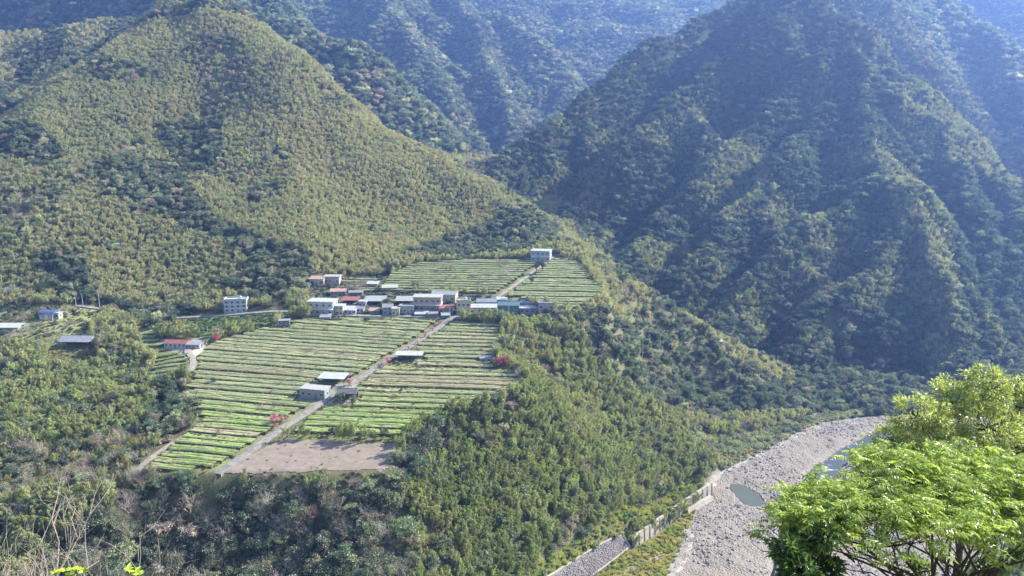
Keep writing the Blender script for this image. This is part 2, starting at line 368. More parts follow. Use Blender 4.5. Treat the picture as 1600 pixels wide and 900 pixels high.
class MB:
    """collects simple solids, builds one mesh"""
    def __init__(s): s.v = []; s.f = []
    def add(s, vs, fs):
        b = len(s.v); s.v += [tuple(map(float, q)) for q in vs]; s.f += [tuple(b + i for i in q) for q in fs]; return s
    def box(s, x0, x1, y0, y1, z0, z1):
        return s.add([(x0,y0,z0),(x1,y0,z0),(x1,y1,z0),(x0,y1,z0),(x0,y0,z1),(x1,y0,z1),(x1,y1,z1),(x0,y1,z1)],
                     [(0,3,2,1),(4,5,6,7),(0,1,5,4),(1,2,6,5),(2,3,7,6),(3,0,4,7)])
    def prism(s, prof, x0, x1):
        """profile in (y,z) extruded along x"""
        n = len(prof)
        vs = [(x0, y, z) for y, z in prof] + [(x1, y, z) for y, z in prof]
        return s.add(vs, [tuple(range(n))[::-1], tuple(range(n, 2 * n))] + [(i, (i + 1) % n, n + (i + 1) % n, n + i) for i in range(n)])
    def tube(s, pts, rads, n=6, cap=True):
        pts = [np.array(p, float) for p in pts]; b = []
        for i, p in enumerate(pts):
            d = pts[min(i + 1, len(pts) - 1)] - pts[max(i - 1, 0)]; d = d / (np.linalg.norm(d) + 1e-9)
            a = np.cross(d, (0.3, 0.9, 0.12)); a /= np.linalg.norm(a) + 1e-9; c2 = np.cross(d, a)
            b += [p + rads[i] * (math.cos(2 * math.pi * k / n) * a + math.sin(2 * math.pi * k / n) * c2) for k in range(n)]
        fs = [(i * n + k, i * n + (k + 1) % n, (i + 1) * n + (k + 1) % n, (i + 1) * n + k) for i in range(len(pts) - 1) for k in range(n)]
        if cap: fs += [tuple(range(n))[::-1], tuple(range((len(pts) - 1) * n, len(pts) * n))]
        return s.add(b, fs)
    def mesh(s, name, mat, smooth=False):
        me = bpy.data.meshes.new(name); me.from_pydata(s.v, [], s.f); me.materials.append(mat)
        if smooth: me.polygons.foreach_set('use_smooth', np.ones(len(s.f), bool))
        me.update(); return me
def unit(a): return a / (np.linalg.norm(a, axis=-1, keepdims=True) + 1e-9)

# ------------------------------------------------------------------ land-use zones (ground polygons)
ZP = {k: ground_poly(p) for k, p in {
    'tea_left': [(455,500),(690,500),(562,592),(470,655),(385,712),(345,742),(235,742),(228,732),(272,690),(312,660),(288,606),(303,585),(305,560),(330,535),(400,518)],
    'tea_right': [(708,503),(788,510),(772,545),(772,575),(800,580),(828,606),(760,640),(690,650),(628,690),(440,684),(562,600)],
    'bare': [(440,686),(626,694),(604,738),(345,742),(385,712)],
    'tea_up_left': [(592,457),(605,432),(650,412),(760,406),(830,406),(860,402),(785,460),(700,459)],
    'tea_up_right': [(868,402),(903,408),(930,445),(948,472),(900,490),(790,464)],
    'tea_village': [(532,433),(604,433),(593,456),(560,460),(532,456)],
    'village': [(478,498),(480,430),(605,430),(592,457),(700,460),(790,465),(872,490),(862,502),(700,502),(480,502)],
    'fields_left': [(-80,470),(60,478),(150,482),(165,497),(145,512),(142,543),(60,548),(-80,560)],
    'tea_small': [(190,515),(235,515),(262,545),(300,560),(297,585),(215,612),(240,570),(215,540)],
    'bank': [(275,501),(450,488),(455,498),(400,518),(300,528),(262,518)],
    'yard_left': [(250,532),(315,530),(320,545),(300,560),(262,545)],
    'road_top': [(270,494),(450,481),(480,485),(455,495),(275,502)],
    'grass_bank': [(1068,672),(1130,682),(1230,660),(1300,646),(1370,638),(1375,648),(1285,660),(1230,684),(1165,718),(1130,735),(1085,700)],
    'grass_flat': [(984,858),(1016,838),(1050,815),(1088,790),(1084,815),(1064,860),(1036,910),(1005,960),(880,960),(900,925)],
    'wall_top': [(1103,758),(1090,735),(960,800),(860,868),(800,920),(862,920),(985,836)],
    'revetment': [(980,835),(940,847),(905,869),(870,892),(836,915),(880,936),(932,895),(988,856)],
    'shed_clear': [(78,545),(152,543),(156,578),(74,580)],
    'hut_yard': [(462,605),(560,600),(560,630),(510,632),(465,625)],
}.items()}
ROAD = [tuple(hit(u, v)[:2]) for (u, v) in [(340,742),(385,710),(430,677),(475,648),(520,619),(562,592),(610,561),(655,532),(690,509),(708,496)]]
STAIR = [tuple(hit(u, v)[:2]) for (u, v) in [(708,496),(730,482),(780,464),(815,438),(845,416),(864,402)]]
TOPROAD = [tuple(hit(u, v)[:2]) for (u, v) in [(120,478),(200,490),(272,498),(340,494),(400,489),(450,486),(480,492),(560,494),(640,495),(708,496),(790,496),(868,498)]]
LEFTROAD = [tuple(hit(u, v)[:2]) for (u, v) in [(330,529),(300,543),(288,548),(303,560),(303,572),(295,583),(270,592),(240,602),(205,612)]]
RIMPATH = [tuple(hit(u, v)[:2]) for (u, v) in [(312,668),(290,682),(262,698),(236,716),(214,736)]]

# ------------------------------------------------------------------ terrain sheets
_in = poly_in(RIVER, GX, GY) & (poly_dist(RIVER, GX, GY) > 5)
MZ = np.where(_in, GZ - 2.5, GZ)
gid0 = gid
gid = np.where(gid == 1, np.where((GY > 505) & (gv > -92) & (GX < 60), 1, 0), gid)
gid[GY < 470] = 0
zone = np.empty((NR, NT, 4), np.float32); zone[..., 3] = 1
nz1 = fbm(GX / 30, GY / 30, 61, 3)[..., None]
zone[..., :3] = np.array([.10, .105, .055]) * (1 - nz1) + np.array([.17, .155, .085]) * nz1
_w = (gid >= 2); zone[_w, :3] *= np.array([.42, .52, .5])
def setz(k, col, col2=None, s=9.0):
    m = poly_in(ZP[k], GX, GY); t = fbm(GX / s, GY / s, 77, 3)[..., None]
    cc = np.array(col) * (1 - t) + np.array(col2 or col) * t
    zone[m, :3] = cc[m]
for k in ('tea_left', 'tea_right'): setz(k, (.12, .14, .05), (.26, .24, .13))
for k in ('tea_up_left', 'tea_up_right', 'tea_small'): setz(k, (.13, .15, .06), (.24, .22, .13))
setz('village', (.17, .16, .12), (.10, .12, .05), 5); setz('tea_village', (.16, .16, .09), (.10, .12, .05), 5); setz('fields_left', (.15, .19, .06), (.30, .27, .16)); setz('bank', (.08, .12, .04), (.14, .18, .06))
setz('yard_left', (.42, .39, .34), (.36, .33, .26)); setz('hut_yard', (.3, .27, .21), (.2, .2, .11))
setz('grass_bank', (.12, .13, .05), (.2, .17, .09)); setz('grass_flat', (.13, .15, .05), (.2, .18, .09)); setz('wall_top', (.08, .10, .04), (.13, .12, .06))
rv = poly_in(RIVER, GX, GY) | (poly_dist(RIVER, GX, GY) < 2.0)
t = fbm(GX / 22, GY / 22, 81, 4)[..., None]
zone[rv, :3] = (np.array([.33, .31, .29]) * (1 - t) + np.array([.27, .24, .20]) * t)[rv]
idx = np.arange(NR * NT).reshape(NR, NT)
quads = np.stack([idx[:-1, :-1], idx[:-1, 1:], idx[1:, 1:], idx[1:, :-1]], -1)
qid = gid[:-1, :-1]; gid = gid0
ALLV = np.stack([GX, GY, MZ], -1).reshape(-1, 3)
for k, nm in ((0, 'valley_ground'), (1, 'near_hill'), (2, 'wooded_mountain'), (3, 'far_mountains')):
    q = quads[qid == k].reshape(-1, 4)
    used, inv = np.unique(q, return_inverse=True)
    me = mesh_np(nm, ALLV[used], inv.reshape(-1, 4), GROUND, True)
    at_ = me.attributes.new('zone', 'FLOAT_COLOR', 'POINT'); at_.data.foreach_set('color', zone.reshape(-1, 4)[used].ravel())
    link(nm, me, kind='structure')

# ------------------------------------------------------------------ plant prototypes (quads only)
def cards(cen, axis, nrm, ln, wd):
    """leaf cards: rhombs along axis, bent a little"""
    n = len(cen); axis = unit(axis); side = unit(np.cross(axis, nrm)); up = np.cross(side, axis)
    ln = np.broadcast_to(ln, n)[:, None]; wd = np.broadcast_to(wd, n)[:, None]
    V = np.stack([cen - axis * ln * .5, cen + side * wd * .5 + up * wd * .12, cen + axis * ln * .5 - up * ln * .12, cen - side * wd * .5 + up * wd * .12], 1).reshape(-1, 3)
    return V, np.arange(4 * n).reshape(n, 4)
def cat(parts):
    V = []; F = []; b = 0
    for v, f in parts:
        V.append(np.asarray(v, float)); F.append(np.asarray(f) + b); b += len(v)
    return np.concatenate(V), np.concatenate(F)
def tubeq(pts, rads, n=5):
    m = MB().tube(pts, rads, n, cap=False)
    return np.array(m.v), np.array(m.f)
def blob(cen, r, rs, sq=.85):
    n, k = 6, 8; V = []; F = []
    for i in range(n + 1):
        for j in range(k):
            a, b = math.pi * i / n, 2 * math.pi * j / k
            q = r * rs.uniform(.82, 1.08)
            V.append((cen[0] + q * math.sin(a) * math.cos(b), cen[1] + q * math.sin(a) * math.sin(b), cen[2] + q * sq * math.cos(a)))
    for i in range(n):
        for j in range(k): F.append((i * k + j, i * k + (j + 1) % k, (i + 1) * k + (j + 1) % k, (i + 1) * k + j))
    return np.array(V), np.array(F)
def rand_dir(rs, n):
    return unit(rs.normal(size=(n, 3)))

def broadleaf(seed, R=3.6, ht=7.5, nl=24, per=46, leaf=.5, slim=1.0):
    """returns crown (V,F) and trunk (V,F); base at z=0"""
    rs = np.random.default_rng(seed); lum = []
    lean = rs.normal(size=2) * .18
    for i in range(nl):
        d = rand_dir(rs, 1)[0]; d[2] = d[2] * .8 + .1
        q = R * rs.uniform(.3, .95) ** .8
        lum.append((np.array([d[0] * q * slim + lean[0] * d[2] * R, d[1] * q * slim + lean[1] * d[2] * R, ht - R * .85 + d[2] * q * .9]), R * rs.uniform(.15, .36)))
    lum.append((np.array([0, 0, ht - R * .8]), R * .5))
    parts = []
    for cc, r in lum:
        m = int(per * (r / (R * .26)) ** 1.6)
        d = rand_dir(rs, m); d[:, 2] = np.where(d[:, 2] < -.3, -d[:, 2], d[:, 2])
        p = cc + d * r * rs.uniform(.55, 1.3, (m, 1)) * np.array([1, 1, .85])
        nm = unit(d * .35 + rand_dir(rs, m) * .7 + np.array([0, 0, .45]))
        ax = np.cross(nm, rand_dir(rs, m)); ax[:, 2] -= .3
        parts.append(cards(p, ax, nm, leaf * rs.uniform(.6, 1.6, m), leaf * .6 * rs.uniform(.6, 1.3, m)))
    for cc, r in lum[-1:] + lum[:8]: parts.append(blob(cc, r * .55, rs))
    crown = cat(parts)
    tp = [tubeq([(0, 0, -.8), (rs.uniform(-.2, .2), rs.uniform(-.2, .2), ht * .35), (rs.uniform(-.5, .5), rs.uniform(-.5, .5), ht * .72)], [R * .075, R * .055, R * .025], 6)]
    for cc, r in lum[:9]: tp.append(tubeq([(0, 0, ht * .3), cc * np.array([.5, .5, .8]), cc + [0, 0, r * .3]], [R * .035, R * .022, R * .008], 4))
    return crown, cat(tp)
def bamboo(seed, nc=8, ht=8.3, spread=2.0, per=85):
    """feathery plumes: bare lower culms, narrow nodding heads"""
    rs = np.random.default_rng(seed); parts = []; culm = []
    for i in range(nc):
        a = 2 * math.pi * i / nc + rs.normal() * .4; b = spread * math.sqrt(rs.uniform(.05, 1))
        x0, y0 = b * math.cos(a), b * math.sin(a); h = ht * rs.uniform(.86, 1.03); ln = rs.uniform(1.1, 2.3)
        a2 = a * .4 + rs.normal() * .5 + seed; ca, sa = math.cos(a2), math.sin(a2)
        f = lambda t: np.stack([x0 + ca * ln * t ** 2.8, y0 + sa * ln * t ** 2.8, h * (1.13 * t - .27 * t ** 5)], -1)
        t = np.linspace(0, 1, 6); culm.append(tubeq(list(f(t)), list(.055 * (1 - t * .8)), 3))
        t = 1 - rs.uniform(0, 1, per) ** 1.1 * .66
        p = f(t); wdt = (.24 + .72 * np.sin(np.clip((1 - t) * 1.5, 0, 1) * math.pi * .75))[:, None]
        d = rand_dir(rs, per); d[:, 2] *= .4
        p = p + d * wdt * rs.uniform(.3, 1.15, (per, 1))
        ax = unit(d) * .55 + np.array([ca * .3, sa * .3, -.8])
        parts.append(cards(p, ax, unit(d * .9 + np.array([0, 0, .9]) + rand_dir(rs, per) * .5), rs.uniform(.5, 1.05, per), rs.uniform(.15, .30, per)))
    return cat(parts), cat(culm)
def bare(seed, ht=6.5, depth=4, r0=.13, spread=.62, n0=4):
    rs = np.random.default_rng(seed); out = []
    def grow(p, d, L, r, k):
        q = p + d * L * .55 + rs.normal(size=3) * L * .05; e = p + d * L + rs.normal(size=3) * L * .09
        out.append(tubeq([p, q, e], [r, r * .8, r * .55], 3 if k < depth else 5))
        if k == 0: return
        for i in range(rs.integers(3, 5)):
            nd = unit(d + rand_dir(rs, 1)[0] * spread * 1.25 + np.array([0, 0, .12]))
            s = p + (e - p) * rs.uniform(.45, 1)
            grow(s, nd, L * rs.uniform(.55, .82), r * .52, k - 1)
    for i in range(n0):
        d = unit(np.array([rs.normal() * .45, rs.normal() * .45, 1.0]))
        grow(np.array([rs.normal() * .2, rs.normal() * .2, -.6]), d, ht * rs.uniform(.34, .48), r0, depth)
    return cat(out)
def shrub(seed, R=1.3, nl=6, per=60, leaf=.34):
    rs = np.random.default_rng(seed); parts = []
    for i in range(nl):
        cc = np.array([rs.normal() * R * .45, rs.normal() * R * .45, rs.uniform(.15, .6) * R]); r = R * rs.uniform(.35, .6)
        d = rand_dir(rs, per); d[:, 2] = np.abs(d[:, 2])
        p = cc + d * r * rs.uniform(.75, 1.2, (per, 1)); nm = unit(d + rand_dir(rs, per) * .7)
        ax = np.cross(nm, rand_dir(rs, per)) + np.array([0, 0, .5])
        parts.append(cards(p, ax, nm, leaf * rs.uniform(.7, 1.6, per), leaf * .5 * rs.uniform(.7, 1.2, per)))
        parts.append(blob(cc, r * .7, rs))
    return cat(parts)
def tuft(seed, R=.9, n=150, ht=1.5):
    rs = np.random.default_rng(seed)
    a = rs.uniform(0, 6.283, n); q = R * np.sqrt(rs.uniform(0, 1, n))
    ax = np.stack([np.cos(a) * .55, np.sin(a) * .55, np.full(n, 1.0)], 1) + rs.normal(size=(n, 3)) * .25
    h = ht * rs.uniform(.5, 1.1, n)
    p = np.stack([q * np.cos(a), q * np.sin(a), h * .42], 1)
    return cards(p, ax, rand_dir(rs, n), h, rs.uniform(.08, .2, n))

def joined(name, parts, mats):
    V, F = cat([p for p in parts]); mi = np.concatenate([np.full(len(p[1]), i) for i, p in enumerate(parts)])
    return mesh_np(name, V, F, mats, False, mi)
PROTO = {}; SEP = {}
def proto(kind, i, me):
    colx = PROTO.setdefault(kind, bpy.data.collections.new(kind + '_kinds'))
    o = bpy.data.objects.new(kind + '_kind_%02d' % i, me); colx.objects.link(o)
def flatmesh(name, p, mat): return mesh_np(name, p[0], p[1], mat)
for i, kw in enumerate([dict(seed=1), dict(seed=2, R=3.9, ht=7.2, nl=28), dict(seed=3, R=3.1, ht=8.6, slim=.75), dict(seed=4, R=4.2, ht=7.8, nl=30), dict(seed=5, R=3.3, ht=6.6, nl=18), dict(seed=6, R=3.5, ht=8.0, nl=20, leaf=.4, per=60), dict(seed=7, R=4.0, ht=6.8, nl=22)]):
    cr, tr = broadleaf(**kw); SEP.setdefault('tree', []).append((flatmesh('tree_crown', cr, LEAF), flatmesh('tree_trunk', tr, BARK)))
    proto('tree', i, joined('tree', [cr, tr], [LEAF, BARK]))
for i, kw in enumerate([dict(seed=11), dict(seed=12, nc=9, ht=8.8), dict(seed=13, nc=7, ht=8, spread=1.7), dict(seed=14, nc=10, ht=8.6, spread=2.3), dict(seed=15, nc=8, ht=9.0)]):
    cr, tr = bamboo(**kw); SEP.setdefault('bamboo', []).append((flatmesh('bamboo_foliage', cr, BAMBOO), flatmesh('bamboo_culms', tr, CULM)))
    proto('bamboo', i, joined('bamboo', [cr, tr], [BAMBOO, CULM]))
for i, kw in enumerate([dict(seed=21), dict(seed=22, ht=7.5, spread=.7), dict(seed=23, ht=5.5, n0=5, spread=.8)]):
    b_ = bare(**kw); me = flatmesh('bare_tree', b_, TWIG); SEP.setdefault('bare', []).append((me, None)); proto('bare', i, me)
for i in range(3): proto('shrub', i, flatmesh('shrub', shrub(31 + i), LEAF))
for i in range(3): proto('tuft', i, flatmesh('tuft', tuft(41 + i), BAMBOO))

# ------------------------------------------------------------------ where things grow
VZ = {k: ground_poly(p) for k, p in {
    'grove_a': [(235,190),(345,190),(352,262),(300,275),(250,225)],
    'grove_b': [(-60,205),(60,200),(110,250),(60,270),(-60,245)],
    'grove_c': [(150,262),(265,255),(300,300),(340,350),(425,388),(480,400),(490,452),(400,478),(335,452),(400,432),(360,382),(250,340),(160,312)],
    'grove_d': [(55,402),(132,402),(145,468),(300,482),(330,502),(240,522),(188,495),(90,472)],
    'grove_e': [(640,400),(700,374),(860,352),(885,372),(832,396),(700,408)],
    'nose': [(195,758),(345,758),(480,778),(596,768),(640,700),(700,655),(705,700),(615,790),(650,900),(545,1000),(-100,1000),(90,860),(180,800)],
    'spur_wood': [(905,505),(1000,505),(1100,520),(1250,580),(1270,650),(1130,652),(1050,650),(975,610),(915,560)],
    'spur_crest': [(880,380),(920,370),(990,440),(1020,480),(960,500),(930,440)],
    'spur_line': [(1010,466),(1060,495),(1110,514),(1160,536),(1205,560),(1248,600),(1235,612),(1180,578),(1100,545),(1020,505)],
    'scrub': [(-100,725),(60,700),(225,672),(240,745),(195,795),(-100,810)],
    'rim_wood': [(245,610),(290,600),(312,655),(270,692),(225,700),(228,650)],
    'olive_1': [(955,393),(1088,398),(1095,430),(1020,438),(955,412)],
    'olive_2': [(1368,246),(1432,258),(1486,380),(1495,575),(1450,605),(1425,480),(1392,330)],
    'olive_3': [(1395,140),(1620,255),(1620,310),(1500,262),(1395,205)],
    'olive_4': [(1085,255),(1185,235),(1205,300),(1135,355),(1085,335)],
}.items()}
WALLLINE = [on_plane(u, v, RIVZ) for (u, v) in [(1112,768),(1086,784),(1050,808),(1016,832),(984,855)]]
APRON = ground_poly([(225,742),(345,742),(604,738),(640,700),(600,766),(480,776),(345,758),(210,760)])
# line-of-sight helper so that hidden back slopes stay empty
SL = np.where(RR < 120, -9.0, (GZ + 3) / RR); RUN = np.maximum.accumulate(SL, 0)
def visible(x, y, z, tol=13.0):
    r = np.hypot(x, y + 8.0); t = np.arctan2(x, y + 8.0)
    ci = np.clip(np.round((t - th[0]) / (th[1] - th[0])).astype(int), 0, NT - 1)
    ri = np.clip(np.floor(np.log(r / R0) / math.log(R1 / R0) * (NR - 1)).astype(int) - 3, 0, NR - 1)
    return (z + tol) / r > RUN[ri, ci]
def candidates(y0, y1, s):
    xs = np.arange(-.80 * y1 - 20, .80 * y1 + 20, s); ys = np.arange(y0, y1, s)
    X, Y = np.meshgrid(xs, ys); X = X + RNG.uniform(-.5, .5, X.shape) * s; Y = Y + RNG.uniform(-.5, .5, Y.shape) * s
    X, Y = X.ravel(), Y.ravel(); k = np.abs(X) < .78 * (Y + 8) + 6
    X, Y = X[k], Y[k]
    Z = HF(X, Y); k = visible(X, Y, Z)
    return X[k], Y[k], Z[k]
NO_TREE = ['tea_village', 'tea_left', 'tea_right', 'bare', 'tea_up_left', 'tea_up_right', 'village', 'fields_left', 'tea_small', 'bank', 'yard_left', 'road_top', 'grass_bank', 'grass_flat', 'wall_top', 'hut_yard', 'revetment', 'shed_clear']
TBL = {k: [] for k in ('tree', 'bamboo', 'bare', 'shrub', 'tuft')}
def put(kind, x, y, z, s, tint, tag):
    n = len(x)
    if n: TBL[kind].append((x, y, z, np.broadcast_to(s, n), tint, np.full(n, tag)))
def mixc(a, b, t): t = t[:, None]; return np.array(a) * (1 - t) + np.array(b) * t
def jit(tint, amt=.22):
    n = len(tint)
    return np.clip(tint * RNG.uniform(1 - amt, 1 + amt, (n, 1)) * RNG.uniform(.93, 1.07, (n, 3)), .004, .9)
OLIVE = (.435, .425, .265); OLIVE2 = (.50, .455, .29); FRESH = (.23, .27, .125); FRESH2 = (.345, .36, .19)
DARKG = (.09, .122, .068); MIDG = (.165, .205, .112); GREYG = (.27, .28, .20); BROWN = (.28, .225, .165); PINKB = (.34, .28, .235)
def tree_tint(n, dark=.45, brown=.12):
    u = RNG.uniform(0, 1, n); t = mixc(DARKG, MIDG, RNG.uniform(0, 1, n))
    g = u > dark + .25; t[g] = mixc(MIDG, GREYG, RNG.uniform(0, 1, n))[g]
    b = u > 1 - brown; t[b] = mixc(BROWN, PINKB, RNG.uniform(0, 1, n))[b]
    y = (u > .90 - brown) & ~b; t[y] = mixc(MIDG, OLIVE, RNG.uniform(.3, 1, n))[y]
    return jit(t)
def scatter(y0, y1, s):
    x, y, z = candidates(y0, y1, s)
    hid = hill_id(x, y)
    blocked = poly_in(RIVER, x, y) | (poly_dist(RIVER, x, y) < 2.5)
    for k in NO_TREE: blocked |= poly_in(ZP[k], x, y)
    for rd, wd in ((ROAD, 6.5), (STAIR, 6), (TOPROAD, 5), (LEFTROAD, 4.5), (RIMPATH, 3)): blocked |= poly_dist(rd, x, y, False) < wd
    inz = {k: poly_in(p, x, y) for k, p in VZ.items()}
    u = RNG.uniform(0, 1, len(x)); n1 = fbm(x / 38, y / 38, 101, 3); n2 = fbm(x / 95, y / 95, 103, 3)
    free = ~blocked
    keep = lambda m, sp: m & free & (RNG.uniform(0, 1, len(x)) < (s / sp) ** 2)
    V1 = hid == 1
    trees = inz['grove_a'] | inz['grove_b'] | inz['grove_c'] | inz['grove_d'] | inz['grove_e'] | inz['spur_wood'] | inz['rim_wood']
    backleft = V1 & (y > 850) | (V1 & (x < -.55 * y + 0) & (y > 740) & (n1 > .45))
    east = V1 & (x > 62) & (y > 492) & ~inz['spur_crest'] & ~inz['olive_1']; trees = (trees | east) & ~(inz['spur_line'] & (u < .72))
    # --- bamboo covering the near hill and the slopes round the terrace
    nose, scrub = inz['nose'], inz['scrub']
    hillb = V1 & ~poly_in(APRON, x, y) & ~trees & ~nose & ~scrub & ~backleft & ~((n1 > .66) & (u < .75))
    m = keep(hillb & (y > 455), 2.3)
    t = mixc(OLIVE, OLIVE2, np.clip((n2 - .3) * 2, 0, 1)); g = np.clip((n1 - .35) * 2.2, 0, 1); t = t * (1 - .38 * g[:, None]) + np.array((.28, .32, .18)) * .38 * g[:, None]
    put('bamboo', x[m], y[m], z[m], RNG.uniform(.50, .74, m.sum()), jit(t[m], .14), 'hill')
    m = keep(hillb & (y <= 455), 2.25)
    t = mixc(FRESH, FRESH2, np.clip((n1 - .25) * 2, 0, 1)); lf = np.clip((-60 - x) / 60, 0, 1)[:, None]; t = t * (1 + .15 * lf) * (1 - .35 * lf) + np.array((.42, .41, .22)) * .35 * lf
    lf = np.clip((y - 330) / 110, 0, 1)[:, None]; t = t * (1 - .4 * lf) + np.array((.43, .415, .25)) * .4 * lf
    put('bamboo', x[m], y[m], z[m], RNG.uniform(.58, 1.0, m.sum()), jit(t[m], .22), 'slope')
    # --- woods on the near ground
    m = keep(V1 & trees, 4.2); put('tree', x[m], y[m], z[m], RNG.uniform(.5, 1.05, m.sum()), tree_tint(m.sum(), .5, .05), 'grove')
    m = keep(V1 & trees, 4.5); put('shrub', x[m], y[m], z[m], RNG.uniform(.9, 1.9, m.sum()), tree_tint(m.sum(), .5, .04), 'grove')
    m = keep(V1 & ~trees & ~nose & ~scrub & ~backleft & (n1 > .60), 6.5); put('tree', x[m], y[m], z[m], RNG.uniform(.5, 1.0, m.sum()), tree_tint(m.sum(), .4, .2), 'among bamboo')
    m = keep(V1 & ~trees & ~nose & ~scrub & ~backleft & (n1 > .57), 8.5); put('bare', x[m], y[m], z[m], RNG.uniform(.6, 1.1, m.sum()), jit(mixc(BROWN, PINKB, RNG.uniform(0, 1, m.sum())) * 1.15), 'among bamboo')
    m = keep(V1 & hillb & (y < 455), 13); put('tree', x[m], y[m], z[m], RNG.uniform(.6, 1.15, m.sum()), tree_tint(m.sum(), .5, .1), 'among bamboo')
    m = keep(V1 & hillb & (y < 455), 17); put('bare', x[m], y[m], z[m] + .8, RNG.uniform(.8, 1.25, m.sum()), jit(mixc((.27, .23, .18), (.42, .36, .29), RNG.uniform(0, 1, m.sum()))), 'among bamboo')
    m = keep(V1 & hillb & (y >= 455), 24); put('tree', x[m], y[m], z[m], RNG.uniform(.35, .7, m.sum()), tree_tint(m.sum(), .5, .1), 'among bamboo')
    m = keep(nose, 3.7); put('tree', x[m], y[m], z[m] - .5, RNG.uniform(.55, 1.25, m.sum()), jit(tree_tint(m.sum(), .55, .05)), 'nose')
    m = keep(nose & (y < 320), 5.6); put('bare', x[m], y[m], z[m] + 1.2, RNG.uniform(.8, 1.35, m.sum()), jit(mixc((.25, .225, .17), (.42, .375, .295), RNG.uniform(0, 1, m.sum()))), 'nose')
    m = keep(nose, 3.4); put('shrub', x[m], y[m], z[m], RNG.uniform(.8, 1.8, m.sum()), tree_tint(m.sum(), .6, .1), 'nose')
    m = keep(scrub, 5.0); put('bare', x[m], y[m], z[m], RNG.uniform(.5, 1.0, m.sum()), jit(mixc((.27, .23, .165), (.42, .35, .27), RNG.uniform(0, 1, m.sum()))), 'scrub')
    m = keep(scrub, 3.0); put('shrub', x[m], y[m], z[m], RNG.uniform(.7, 1.5, m.sum()), jit(mixc((.2, .19, .10), MIDG, RNG.uniform(0, 1, m.sum()))), 'scrub')
    m = keep(scrub, 4.2); put('bamboo', x[m], y[m], z[m], RNG.uniform(.35, .65, m.sum()), jit(mixc(FRESH2, (.42, .38, .22), RNG.uniform(0, 1, m.sum()))), 'slope')
    m = keep(scrub, 6); put('tree', x[m], y[m], z[m], RNG.uniform(.4, .7, m.sum()), tree_tint(m.sum()), 'scrub')
    ap = poly_in(APRON, x, y) & ~poly_in(ZP['bare'], x, y); 
    m = keep(ap, 4.2); put('bare', x[m], y[m], z[m] - .3, RNG.uniform(.3, .55, m.sum()), jit(mixc((.33, .26, .22), (.48, .38, .34), RNG.uniform(0, 1, m.sum()))), 'scrub')
    m = keep(ap, 2.6); put('shrub', x[m], y[m], z[m] - .2, RNG.uniform(.5, 1.0, m.sum()), jit(mixc((.17, .19, .09), (.32, .29, .17), RNG.uniform(0, 1, m.sum()))), 'scrub')
    m = keep(ap, 3.2); put('tuft', x[m], y[m], z[m], RNG.uniform(.5, .9, m.sum()), jit(mixc((.25, .25, .11), (.42, .36, .2), RNG.uniform(0, 1, m.sum()))), 'scrub')
    # --- woods behind the near hill
    m = keep(V1 & backleft & (n1 < .50), 4.8); put('tree', x[m], y[m], z[m], RNG.uniform(.6, 1.1, m.sum()), tree_tint(m.sum(), .6, .12), 'behind hill')
    m = keep(V1 & backleft & (n1 >= .46), 2.8); put('bamboo', x[m], y[m], z[m], RNG.uniform(.6, .9, m.sum()), jit(mixc(OLIVE, OLIVE2, RNG.uniform(0, 1, m.sum()))), 'hill')
    # --- the wooded mountain
    R_ = hid == 2
    ol = inz['olive_1'] | inz['olive_2'] | inz['olive_3'] | inz['olive_4']
    ol = (ol & (u < .9)) | (R_ & (n2 > .55) & (n1 > .47) & (u < .75))
    m = keep(R_ & ~ol, 3.9); put('tree', x[m], y[m], z[m], RNG.uniform(.55, 1.2, m.sum()) * (.8 + .5 * n1[m]), tree_tint(m.sum(), .60, np.clip((n2[m] - .46) * .6, 0, .10)) * np.array([.72, .80, .82]), 'mountain')  # tree tints darkened and cooled to add shade the slopes lack
    m = keep(R_ & ol, 2.6); put('bamboo', x[m], y[m], z[m], RNG.uniform(.5, .85, m.sum()), jit(mixc(OLIVE, (.24, .27, .15), RNG.uniform(0, 1, m.sum())), .2), 'mountain')
    m = keep(R_ & ol, 8); put('tree', x[m], y[m], z[m], RNG.uniform(.5, .9, m.sum()), tree_tint(m.sum(), .4, .25), 'mountain')
    m = keep(R_ & (n1 > .55), 9); put('bare', x[m], y[m], z[m], RNG.uniform(.7, 1.2, m.sum()), jit(mixc(BROWN, PINKB, RNG.uniform(0, 1, m.sum())) * 1.1), 'mountain')
    # --- far mountains
    B_ = hid == 3
    m = keep(B_, 6.4); put('tree', x[m], y[m], z[m], RNG.uniform(.85, 1.8, m.sum()), tree_tint(m.sum(), .4, np.clip((n2[m] - .42) * .9, 0, .2)) * 1.35, 'far')  # tints lightened in place of denser distance haze
    m = keep(B_ & (n2 > .54), 11); put('tree', x[m], y[m], z[m], RNG.uniform(.7, 1.2, m.sum()), jit(mixc(GREYG, PINKB, RNG.uniform(0, 1, m.sum()))), 'far')
